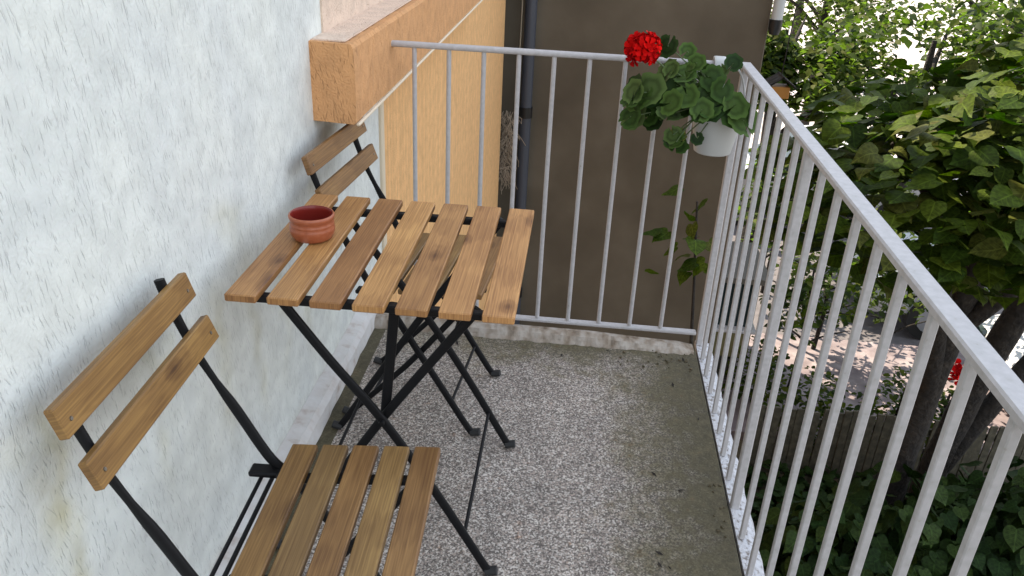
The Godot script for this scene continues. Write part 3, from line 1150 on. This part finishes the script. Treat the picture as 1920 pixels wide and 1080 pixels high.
func leaf_basis(dir: Vector3, tilt: float, size: float) -> Basis:
	# -z along dir, up as near to up as it goes, rolled by tilt
	var f := -dir.normalized()
	var x := Vector3.UP.cross(f)
	if x.length() < 0.05:
		x = Vector3.RIGHT
	x = x.normalized()
	var y := f.cross(x)
	return (Basis(f, tilt) * Basis(x, y, f)).scaled_local(Vector3.ONE * size)


# spreads leaf transforms: the nearest to the camera become parts, the rest one piece of stuff
func put_leaves(parent: Node3D, places: Array, meshes: Array, mats: Array, parts: int):
	var world := parent.transform
	places.sort_custom(func(a: Transform3D, b: Transform3D) -> bool: return (world * a.origin).distance_squared_to(CAM) / a.basis.x.length_squared() < (world * b.origin).distance_squared_to(CAM) / b.basis.x.length_squared())
	for i in mini(parts, places.size()):
		obj("leaf", meshes[i % meshes.size()], mats[(i * 7 + i / 3) % mats.size()], parent).transform = places[i]
	var rest := places.slice(parts)
	var sets := mats.size()
	for k in sets:
		var mine := []
		for i in rest.size():
			if i % sets == k:
				mine.append(rest[i])
		if mine.size() == 0:
			continue
		var mm := MultiMesh.new()
		mm.transform_format = MultiMesh.TRANSFORM_3D
		mm.mesh = meshes[k % meshes.size()]
		mm.instance_count = mine.size()
		for i in mine.size():
			mm.set_instance_transform(i, mine[i])
		var mi := MultiMeshInstance3D.new()
		mi.name = "foliage"
		mi.multimesh = mm
		mi.material_override = mats[k]
		parent.add_child(mi, true)
		stuff(mi)


func build_geranium():
	var pc := Vector3(1.002, 0.712, -2.24)
	var t := thing("hanging_pot", "white plastic flower pot hooked on the railing corner", "flower pot", pc)
	var b := MB.new()
	lathe(b, [Vector2(0.0, 0.0), Vector2(0.048, 0.0), Vector2(0.054, 0.004), Vector2(0.066, 0.07), Vector2(0.073, 0.128), Vector2(0.078, 0.130), Vector2(0.079, 0.144), Vector2(0.074, 0.145), Vector2(0.071, 0.12), Vector2(0.0, 0.118)], Vector3.ZERO, 36)
	obj("pot", b.mesh(), M.plastic, t)
	b = MB.new()
	lathe(b, [Vector2(0.0, 0.124), Vector2(0.071, 0.122)], Vector3.ZERO, 20)
	obj("soil", b.mesh(), M.soil, t)
	b = MB.new()
	var arc := []
	for i in 15:
		var a := PI * i / 14.0
		arc.append(Vector3(0.02 + 0.055 * cos(a), 0.135 + 0.115 * sin(a), -0.02 - 0.04 * sin(a)))
	sweep(b, arc, 0.0028, 0.0028, Vector3(0, 0.2, 1), 6)
	obj("handle", b.mesh(), M.plastic, t)
	b = MB.new()
	sweep(b, smooth_path([Vector3(0.0, 0.15, -0.06), Vector3(0.0, 0.235, -0.085), Vector3(0.0, 0.252, -0.105), Vector3(0.0, 0.252, -0.125), Vector3(0.0, 0.235, -0.135)]), 0.018, 0.0035, Vector3.RIGHT, 8, 0.5)
	obj("hook", b.mesh(), M.plastic, t)

	var g := thing("geranium", "red flowering geranium with round green leaves growing in the hanging pot", "plant", Vector3(0.985, 0.83, -2.235))
	var gm := [geranium_leaf(1), geranium_leaf(2), geranium_leaf(3), geranium_leaf(4)]
	var base := Vector3.ZERO
	var stems := MB.new()
	var r := RandomNumberGenerator.new()
	r.seed = 12
	var spots := []
	# clusters measured on the plant: centre, spread, count, size
	for q in [[Vector3(0.755, 0.875, -2.20), Vector3(0.026, 0.028, 0.03), 6, 0.040], [Vector3(0.765, 0.83, -2.20), Vector3(0.024, 0.016, 0.03), 3, 0.036], [Vector3(0.83, 0.845, -2.19), Vector3(0.03, 0.022, 0.03), 7, 0.039], [Vector3(0.855, 0.94, -2.22), Vector3(0.03, 0.034, 0.03), 5, 0.030],
			[Vector3(0.915, 0.945, -2.22), Vector3(0.035, 0.024, 0.03), 5, 0.031], [Vector3(0.90, 0.875, -2.18), Vector3(0.035, 0.03, 0.025), 8, 0.036], [Vector3(0.965, 0.91, -2.19), Vector3(0.03, 0.030, 0.03), 6, 0.032],
			[Vector3(1.037, 0.855, -2.155), Vector3(0.014, 0.014, 0.01), 3, 0.043], [Vector3(1.0, 0.94, -2.24), Vector3(0.025, 0.02, 0.02), 3, 0.024], [Vector3(0.885, 0.768, -2.16), Vector3(0.016, 0.012, 0.015), 4, 0.029], [Vector3(0.935, 0.775, -2.15), Vector3(0.008, 0.006, 0.01), 1, 0.020], [Vector3(0.975, 0.855, -2.14), Vector3(0.030, 0.012, 0.01), 5, 0.033]]:
		for k in q[2]:
			var c: Vector3 = q[0]
			var s: Vector3 = q[1]
			spots.append([c + Vector3(r.randfn() * s.x, r.randfn() * s.y, r.randfn() * s.z), q[3] * r.randf_range(0.75, 1.25)])
	var i := 0
	for q in spots:
		var p: Vector3 = q[0] - g.position
		var away := Vector3(p.x * 1.2, 0.0, p.z) + Vector3(r.randfn() * 0.05, 0, 0.16)
		var y := (away.normalized() * r.randf_range(0.5, 1.3) + Vector3(r.randfn() * 0.25, 0.55, r.randfn() * 0.2)).normalized()
		var z := Vector3(r.randfn(), 0.4, r.randfn()).cross(y).normalized()
		var x := y.cross(z)
		var mat: Material = M.gleaf[4] if i == 49 else M.gleaf[r.randi() % 4]
		var m := obj("leaf", gm[i % 4], mat, g)
		m.transform = Transform3D(Basis(x, y, z).scaled_local(Vector3.ONE * q[1]), p)
		var root := Vector3(r.randf_range(-0.03, 0.03), 0.0, r.randf_range(-0.03, 0.03))
		var midp := (p + root) * 0.5 + Vector3(0, 0.02, 0)
		sweep(stems, smooth_path([root, midp, p], 3), 0.0019, 0.0019, Vector3(0.3, 0.2, 1), 5, 1.0, false)
		i += 1
	# flower head
	var fc := Vector3(0.762, 1.002, -2.2) - g.position
	sweep(stems, smooth_path([Vector3(-0.02, 0, 0), Vector3(-0.11, 0.09, 0.02), fc], 4), 0.0024, 0.0024, Vector3(0.3, 0.2, 1), 6, 1.0, false)
	obj("stems", stems.mesh(), M.stem, g)
	var head := Node3D.new()
	head.name = "flower_head"
	head.position = fc
	g.add_child(head)
	var fm := floret()
	for k in 52:
		var yv := 1.0 - 1.75 * (k + 0.5) / 52.0
		var a := k * 2.39996
		var d := Vector3(sqrt(maxf(0.0, 1 - yv * yv)) * cos(a), yv, sqrt(maxf(0.0, 1 - yv * yv)) * sin(a))
		d = (d + Vector3(r.randfn(), r.randfn(), r.randfn()) * 0.2).normalized()
		var z := Vector3(r.randfn(), r.randfn(), r.randfn()).cross(d).normalized()
		var m := obj("floret", fm, M.red[r.randi() % 4], head)
		m.transform = Transform3D(Basis(d.cross(z), d, z).scaled_local(Vector3.ONE * r.randf_range(0.015, 0.021)), d * Vector3(0.038, 0.036, 0.038) * r.randf_range(0.72, 1.28))


func floret() -> ArrayMesh:
	var b := MB.new()
	for k in 5:
		var a := TAU * k / 5.0
		var c := b.vert(Vector3(0, -0.25, 0), Vector3.UP)
		var ring := []
		for q in [[-0.22, 0.45], [-0.45, 0.85], [-0.22, 1.12], [0.1, 1.15], [0.42, 0.92], [0.24, 0.45]]:
			var p := Vector3(q[0], 0.10 + 0.12 * q[1] - 0.1 * absf(q[0]) * (1.0 if k % 2 == 0 else -1.0), q[1])
			ring.append(b.vert(p.rotated(Vector3.UP, a), Vector3.UP))
		for j in 5:
			b.tri_i(c, ring[j], ring[j + 1], Vector3.UP)
	smooth(b)
	return b.mesh()


# ------------------------------------------------------------------ yard
func at_px(dx: float, dy: float, t: float) -> Vector3:
	return CAM + Vector3(dx, dy, -1.0) * t


func trunk(parent: Node3D, called: String, pts: Array, radii: Array):
	var b := MB.new()
	var sp := smooth_path(pts, 4)
	var tp := []
	for i in sp.size():
		var f := float(i) / (sp.size() - 1) * (radii.size() - 1)
		var k := mini(int(f), radii.size() - 2)
		tp.append(lerpf(radii[k], radii[k + 1], f - k) * (1.0 + 0.06 * sin(i * 2.3)))
	sweep(b, sp, 1.0, 1.0, Vector3(0.2, 0.1, 1), 12, 1.0, true, tp)
	obj(called, b.mesh(), M.bark, parent)


func build_yard():
	var r := RandomNumberGenerator.new()
	r.seed = 2024
	var big := [heart_leaf(1, 0.08, 0.22, 0.82), heart_leaf(2, 0.12, 0.35, 0.72), heart_leaf(3, 0.16, 0.12, 0.78), heart_leaf(5, 0.06, 0.45, 0.86), heart_leaf(8, -0.06, 0.3, 0.75)]
	var small := [small_leaf()]
	# --- big-leaved tree just beyond the railing
	var base := Vector3(3.38, GROUND, -5.4)
	var t := thing("broad_leaved_tree", "tree with large heart-shaped leaves hanging just beyond the railing", "tree", base)
	trunk(t, "trunk", [Vector3.ZERO, Vector3(0.0, 1.0, 0.0), Vector3(0.03, 2.0, 0.05), Vector3(0.06, 3.1, 0.15), Vector3(0.1, 4.1, 0.4)], [0.135, 0.115, 0.10, 0.085, 0.04])
	trunk(t, "limb", [Vector3(0.03, 1.75, 0.05), Vector3(-0.3, 3.1, 0.3), Vector3(-0.9, 3.8, 0.6)], [0.08, 0.05, 0.02])
	trunk(t, "limb", [Vector3(0.04, 2.3, 0.08), Vector3(0.7, 3.6, 0.5), Vector3(1.3, 4.2, 0.6)], [0.07, 0.05, 0.02])
	trunk(t, "limb", [Vector3(0.06, 2.9, 0.12), Vector3(0.0, 4.0, 0.8), Vector3(-0.3, 4.3, 1.2)], [0.06, 0.04, 0.015])
	var places := []
	# layered drooping crown, upper surface sloping from right to left
	var cc := Vector3(3.30, 0.02, -4.95)
	var rad := Vector3(1.55, 0.72, 1.15)
	var tries := 0
	while places.size() < 2300 and tries < 30000:
		tries += 1
		var d := Vector3(r.randfn(), r.randfn(), r.randfn()).normalized()
		var q := pow(r.randf(), 0.4)
		var p := cc + d * rad * q
		p.y += (p.x - cc.x) * 0.20
		if sin(p.x * 5.1 + p.z * 3.0) + sin(p.y * 7.0 - p.x * 2.0) < -0.95:
			continue
		var dir := Vector3(p.x - cc.x, 0.0, p.z - cc.z) * 0.6 + Vector3(r.randfn() * 0.7, -0.12 + r.randfn() * 0.15, r.randfn() * 0.7)
		places.append(Transform3D(leaf_basis(dir, r.randfn() * 0.28, r.randf_range(0.095, 0.165)), p - base))
	put_leaves(t, places, big, M.cleaf, 300)
	# --- second trunk, dark, on the right
	base = Vector3(3.78, GROUND, -5.7)
	t = thing("forked_tree", "dark leaning tree trunk right of the broad-leaved tree, with thin foliage", "tree", base)
	trunk(t, "trunk", [Vector3.ZERO, Vector3(0.05, 0.9, 0.0), Vector3(0.15, 1.9, 0.05), Vector3(0.40, 3.2, 0.1), Vector3(0.8, 4.6, 0.1)], [0.125, 0.11, 0.10, 0.08, 0.05])
	trunk(t, "limb", [Vector3(0.045, 0.75, 0.0), Vector3(0.40, 1.7, 0.0), Vector3(0.85, 2.5, -0.2)], [0.09, 0.07, 0.04])
	places = []
	for k in 1500:
		var d := Vector3(r.randfn(), r.randfn(), r.randfn()).normalized() * pow(r.randf(), 0.4)
		places.append(Transform3D(leaf_basis(Vector3(r.randfn(), -0.3, r.randfn()), r.randfn() * 0.4, r.randf_range(0.07, 0.12)), Vector3(0.9, 4.75, -0.3) + d * Vector3(1.6, 0.75, 1.2)))
	put_leaves(t, places, small, M.tleaf, 60)
	# --- dark shrubs under the railing
	var shrubs := [[Vector3(2.70, GROUND, -4.75), 0.55, "dark big-leaved shrub under the railing, leftmost of the row before the fence"], [Vector3(3.35, GROUND, -4.9), 0.68, "dark big-leaved shrub under the railing, middle of the row before the fence"], [Vector3(4.25, GROUND, -5.0), 0.75, "dark big-leaved shrub under the railing, farthest right before the fence"], [Vector3(2.85, GROUND, -3.9), 0.62, "low dark shrub nearest below the balcony edge"]]
	for q in shrubs:
		t = thing("shrub", q[2], "shrub", q[0], 0.0, "dark shrubs below the balcony")
		trunk(t, "stem", [Vector3.ZERO, Vector3(0.03, 0.4, 0.02), Vector3(0.0, 0.8, 0.05)], [0.03, 0.025, 0.015])
		places = []
		for k in 420:
			var d := Vector3(r.randfn(), absf(r.randfn()), r.randfn()).normalized() * pow(r.randf(), 0.35)
			var p := Vector3(0, 0.12, 0) + d * Vector3(q[1], q[1] * 1.75, q[1])
			places.append(Transform3D(leaf_basis(Vector3(d.x, -0.4, d.z) + Vector3(r.randfn(), 0, r.randfn()) * 0.5, r.randfn() * 0.3, r.randf_range(0.10, 0.17)), p))
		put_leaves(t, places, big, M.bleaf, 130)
	places = []
	for k in 3000:
		var p := Vector3(r.randf_range(2.0, 5.6), GROUND + r.randf_range(0.02, 0.22), r.randf_range(-6.42, -4.2))
		places.append(Transform3D(leaf_basis(Vector3(r.randfn(), -0.1, r.randfn()), r.randfn() * 0.3, r.randf_range(0.07, 0.13)), p))
	var gc := MultiMesh.new()
	gc.transform_format = MultiMesh.TRANSFORM_3D
	gc.mesh = big[0]
	gc.instance_count = places.size()
	for k in places.size():
		gc.set_instance_transform(k, places[k])
	var gi := MultiMeshInstance3D.new()
	gi.name = "ground_cover"
	gi.multimesh = gc
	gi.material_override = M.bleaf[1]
	add_child(gi)
	stuff(gi)
	gi.set_meta("label", "dark green leafy ground cover between the shrubs and the plank fence")
	gi.set_meta("category", "ground cover")
	# --- plank fence
	var fo := Vector3(2.5, GROUND, -6.5)
	t = thing("plank_fence", "low weathered dark plank fence behind the shrubs", "fence", fo)
	for k in 86:
		var b := MB.new()
		var hgt := 0.78 + r.randf_range(-0.03, 0.03)
		box(b, Vector3(0, hgt * 0.5, 0), Vector3(0.068, hgt, 0.018), 0.003)
		var m := obj("plank", b.mesh(), M.plank, t)
		m.position = Vector3(0.05 + 0.073 * k, 0, r.randf_range(-0.004, 0.004))
		m.rotation.z = r.randfn() * 0.012
	for y in [0.18, 0.62]:
		var b := MB.new()
		box(b, Vector3(3.15, y, -0.035), Vector3(6.4, 0.07, 0.03), 0.003)
		obj("rail", b.mesh(), M.plank, t)
	# --- bushes along and behind the fence
	var bs := [[Vector3(3.15, GROUND, -6.95), 0.42, "light-speckled bush behind the left end of the plank fence", 0], [Vector3(4.0, GROUND, -7.0), 0.45, "bush with pale shining leaves behind the plank fence between the trunks", 0], [Vector3(2.75, GROUND, -7.6), 0.4, "small bush beside the glazed porch", 0], [Vector3(4.40, GROUND, -6.95), 0.42, "red flowering rose bush behind the fence and between the dark trunks", 1], [Vector3(6.2, GROUND, -6.2), 0.7, "green bush at the right end of the plank fence", 0]]
	for q in bs:
		t = thing("rose_bush" if q[3] else "bush", q[2], "bush", q[0])
		trunk(t, "stem", [Vector3.ZERO, Vector3(0.0, 0.4, 0.02), Vector3(0.03, 0.8, 0.0)], [0.025, 0.02, 0.012])
		places = []
		for k in 520:
			var d := Vector3(r.randfn(), absf(r.randfn()), r.randfn()).normalized() * pow(r.randf(), 0.4)
			places.append(Transform3D(leaf_basis(Vector3(r.randfn(), -0.2, r.randfn()), r.randfn() * 0.5, r.randf_range(0.05, 0.085)), Vector3(0, 0.25, 0) + d * Vector3(q[1], q[1] * 1.7, q[1])))
		put_leaves(t, places, small, M.tleaf, 80)
		if q[3]:
			var fm := floret()
			for k in 12:
				var m := obj("rose", fm, M.red[k % 4], t)
				var p := Vector3(r.randfn() * 0.12, 1.08 + r.randfn() * 0.07, 0.16 + r.randfn() * 0.1)
				m.transform = Transform3D(Basis(Vector3(r.randfn(), r.randfn(), r.randfn()).normalized(), r.randf() * 3.0).scaled_local(Vector3.ONE * 0.06), p)
	var ys := [[Vector3(3.2, GROUND, -7.9), 1.3, 0.55, "young tree with fine yellow-green leaves behind the left part of the fence"], [Vector3(4.15, GROUND, -8.1), 1.5, 0.6, "young tree with fine yellow-green leaves behind the middle of the fence"], [Vector3(5.2, GROUND, -8.8), 1.7, 0.7, "young tree with fine leaves behind the two dark trunks"], [Vector3(3.0, GROUND, -9.4), 2.0, 0.6, "thin young tree beside the glazed porch"], [Vector3(6.3, GROUND, -7.4), 1.6, 0.7, "young tree behind the right end of the fence"], [Vector3(3.7, GROUND, -8.9), 1.15, 0.65, "young bushy tree at the kerb, behind the left part of the fence"], [Vector3(4.5, GROUND, -9.9), 1.4, 0.8, "young bushy tree at the kerb, left of the trunks"], [Vector3(3.4, GROUND, -10.6), 1.3, 0.8, "young bushy tree on the road side near the porch"]]
	for q in ys:
		t = thing("young_tree", q[3], "tree", q[0], 0.0, "young trees behind the fence")
		var hh: float = q[1]
		trunk(t, "trunk", [Vector3.ZERO, Vector3(0.03, hh * 0.5, 0), Vector3(0, hh * 0.9, 0.02), Vector3(-0.02, hh * 1.25, 0)], [0.03, 0.026, 0.02, 0.008])
		for k in 5:
			var a := k * 2.4
			trunk(t, "limb", [Vector3(0, hh * (0.5 + 0.1 * k), 0), Vector3(cos(a) * q[2] * 0.4, hh * (0.62 + 0.1 * k), sin(a) * q[2] * 0.4), Vector3(cos(a) * q[2] * 0.9, hh * (0.7 + 0.1 * k), sin(a) * q[2] * 0.9)], [0.014, 0.01, 0.004])
		places = []
		for k in 900:
			var d := Vector3(r.randfn(), r.randfn(), r.randfn()).normalized() * pow(r.randf(), 0.45)
			var p := Vector3(0, hh, 0) + d * Vector3(q[2], q[2] * 0.9, q[2])
			if sin(p.x * 9.0 + q[0].x) + sin(p.y * 11.0) + sin(p.z * 8.0) < -0.1:
				continue
			places.append(Transform3D(leaf_basis(Vector3(r.randfn(), -0.3, r.randfn()), r.randfn() * 0.5, r.randf_range(0.06, 0.115)), p))
		put_leaves(t, places, small, M.tleaf, 40)
	# --- leafy sapling seen through the far railing
	base = Vector3(1.32, GROUND, -3.75)
	t = thing("sapling", "slender leafy sapling behind the railing corner, in front of the brown wall", "sapling", base)
	trunk(t, "stem", [Vector3.ZERO, Vector3(0.02, 1.4, 0.0), Vector3(0.0, 2.6, 0.05), Vector3(-0.10, 3.72, 0.0)], [0.02, 0.016, 0.011, 0.005])
	places = []
	for k in 17:
		var p := Vector3(r.randf_range(-0.27, 0.08), 3.52 + r.randf_range(-0.24, 0.26), r.randf_range(-0.15, 0.15))
		places.append(Transform3D(leaf_basis(Vector3(p.x, -0.06, p.z) + Vector3(r.randfn(), 0, r.randfn()) * 0.1, r.randfn() * 0.5, r.randf_range(0.07, 0.105)), p))
	put_leaves(t, places, big, M.cleaf, 34)
	# --- street trees
	var trees := [[Vector3(5.2, GROUND, -11.5), 3.0, 1.7, "bushy street tree behind the broad-leaved tree"], [Vector3(3.5, GROUND, -12.5), 2.9, 1.15, "street tree just right of the brown wall"], [Vector3(7.6, GROUND, -12.0), 3.4, 1.9, "street tree at the right edge with a thick trunk"], [Vector3(5.6, GROUND, -18.5), 3.4, 1.9, "sunlit tree across the street, left of the others"], [Vector3(9.2, GROUND, -19.5), 4.0, 2.6, "tall tree across the street toward the right"], [Vector3(6.8, GROUND, -26.0), 4.4, 2.8, "farthest tree across the street"]]
	for q in trees:
		t = thing("street_tree", q[3], "tree", q[0], 0.0, "trees along the street")
		var hgt: float = q[1]
		trunk(t, "trunk", [Vector3.ZERO, Vector3(0.05, hgt * 0.4, 0), Vector3(-0.03, hgt * 0.75, 0.05), Vector3(0.0, hgt * 1.15, 0)], [0.13, 0.11, 0.09, 0.03])
		for k in 5:
			var a := k * 1.3
			trunk(t, "limb", [Vector3(0, hgt * (0.55 + 0.08 * k), 0), Vector3(cos(a) * q[2] * 0.4, hgt * (0.72 + 0.08 * k), sin(a) * q[2] * 0.4), Vector3(cos(a) * q[2] * 0.8, hgt * (0.82 + 0.09 * k), sin(a) * q[2] * 0.8)], [0.05, 0.035, 0.012])
		places = []
		var tries2 := 0
		while places.size() < 3600 and tries2 < 40000:
			tries2 += 1
			var d := Vector3(r.randfn(), r.randfn(), r.randfn()).normalized() * pow(r.randf(), 0.45)
			var p := Vector3(0, hgt, 0) + d * Vector3(q[2], q[2] * 0.62, q[2])
			if sin(p.x * 3.3 + q[0].x) + sin(p.y * 4.7 + p.z * 2.6) + sin(p.z * 3.9) < 0.1:
				continue
			places.append(Transform3D(leaf_basis(Vector3(r.randfn(), -0.3, r.randfn()), r.randfn() * 0.5, r.randf_range(0.09, 0.16)), p))
		put_leaves(t, places, small, M.tleaf, 0)
	car("parked_car", "white parked car just behind the right end of the plank fence", Vector3(7.4, GROUND + 0.1, -7.95), 0.0, M.white_car)
	car("parked_car", "silver parked car at the kerb beyond the trunks", Vector3(6.6, GROUND, -10.4), 0.0, M.silver)
	car("parked_car", "white parked car across the road", Vector3(4.6, GROUND, -14.0), 0.0, M.white_car)
	# --- feeder hanging from a wire and white standpipe at the corner of the brown wall
	t = thing("rain_pipe", "short white rain pipe with black end at the corner of the brown wall", "pipe", Vector3(2.20, 0.33, -7.55))
	var b := MB.new()
	sweep(b, [Vector3(0.06, 0.07, 0), Vector3(0.07, 0.8, 0)], 0.05, 0.05, Vector3.RIGHT, 12)
	obj("pipe", b.mesh(), M.plastic, t)
	b = MB.new()
	sweep(b, [Vector3(0.06, -0.05, 0), Vector3(0.06, 0.0, 0), Vector3(0.06, 0.08, 0)], 0.058, 0.058, Vector3.RIGHT, 12, 1.0, true, [0.7, 1.0, 1.0])
	obj("end_cap", b.mesh(), M.black, t)
	t = thing("bird_feeder", "small wooden bird feeder hanging from a wire beside the brown wall", "bird feeder", at_px(0.232, -0.21, 6.5))
	b = MB.new()
	box(b, Vector3(0, 0, 0), Vector3(0.14, 0.09, 0.14), 0.005)
	obj("box", b.mesh(), M.ochre, t)
	b = MB.new()
	for s in [-1.0, 1.0]:
		box(b, Vector3(s * 0.05, 0.085, 0), Vector3(0.14, 0.012, 0.2), 0.002, Vector2.ZERO, 1.0, Basis(Vector3.BACK, -s * 0.6))
	obj("roof", b.mesh(), M.bark, t)
	b = MB.new()
	sweep(b, [Vector3(0, 0.1, 0), Vector3(0.02, 0.8, 0), Vector3(0.03, 2.5, 0)], 0.004, 0.004, Vector3.RIGHT, 5)
	obj("wire", b.mesh(), M.black, t)


func car(called: String, label: String, at: Vector3, turn: float, paint: Material):
	var t := thing(called, label, "car", at, turn, "cars parked along the street")
	# side profile, front at -x
	var low := [Vector2(-2.05, 0.32), Vector2(-2.1, 0.5), Vector2(-2.0, 0.68), Vector2(-1.75, 0.78), Vector2(-0.95, 0.90), Vector2(1.75, 0.95), Vector2(2.05, 0.88), Vector2(2.1, 0.6), Vector2(2.05, 0.32)]
	var b := MB.new()
	extrude(b, low, 0.82, 0.06)
	obj("body", b.mesh(), paint, t)
	b = MB.new()
	extrude(b, [Vector2(-0.93, 0.9), Vector2(-0.25, 1.36), Vector2(0.9, 1.40), Vector2(1.70, 0.95)], 0.70, 0.05)
	obj("windows", b.mesh(), M.glass, t)
	b = MB.new()
	extrude(b, [Vector2(-0.25, 1.37), Vector2(0.0, 1.43), Vector2(0.7, 1.44), Vector2(0.95, 1.40)], 0.66, 0.05)
	obj("roof", b.mesh(), paint, t)
	for x in [-1.3, 1.3]:
		for s in [-1.0, 1.0]:
			b = MB.new()
			sweep(b, [Vector3(x, 0.31, s * 0.70), Vector3(x, 0.31, s * 0.86)], 0.31, 0.31, Vector3.UP, 20)
			var w := obj("wheel", b.mesh(), M.rubber, t)
			b = MB.new()
			sweep(b, [Vector3(x, 0.31, s * 0.85), Vector3(x, 0.31, s * 0.868)], 0.19, 0.19, Vector3.UP, 16)
			obj("rim", b.mesh(), M.silver, w)
	for s in [-1.0, 1.0]:
		b = MB.new()
		box(b, Vector3(-2.03, 0.62, s * 0.6), Vector3(0.12, 0.12, 0.3), 0.03)
		obj("headlight", b.mesh(), M.glass, t)


func extrude(b: MB, prof: Array, half: float, bev: float):
	var c := Vector2.ZERO
	for p in prof:
		c += p
	c /= prof.size()
	var rings := []
	for q in [[-half, 0.93], [-half + bev, 1.0], [half - bev, 1.0], [half, 0.93]]:
		var row := []
		for p in prof:
			var s: Vector2 = c + (p - c) * q[1]
			row.append(Vector3(s.x, s.y, q[0]))
		rings.append(row)
	for i in 3:
		for k in prof.size():
			var j := (k + 1) % prof.size()
			var mid: Vector3 = (rings[i][k] + rings[i + 1][j]) * 0.5
			b.poly([rings[i][k], rings[i][j], rings[i + 1][j], rings[i + 1][k]], mid - Vector3(c.x, c.y, 0))
	b.poly(rings[0], Vector3(0, 0, -1))
	b.poly(rings[3], Vector3(0, 0, 1))
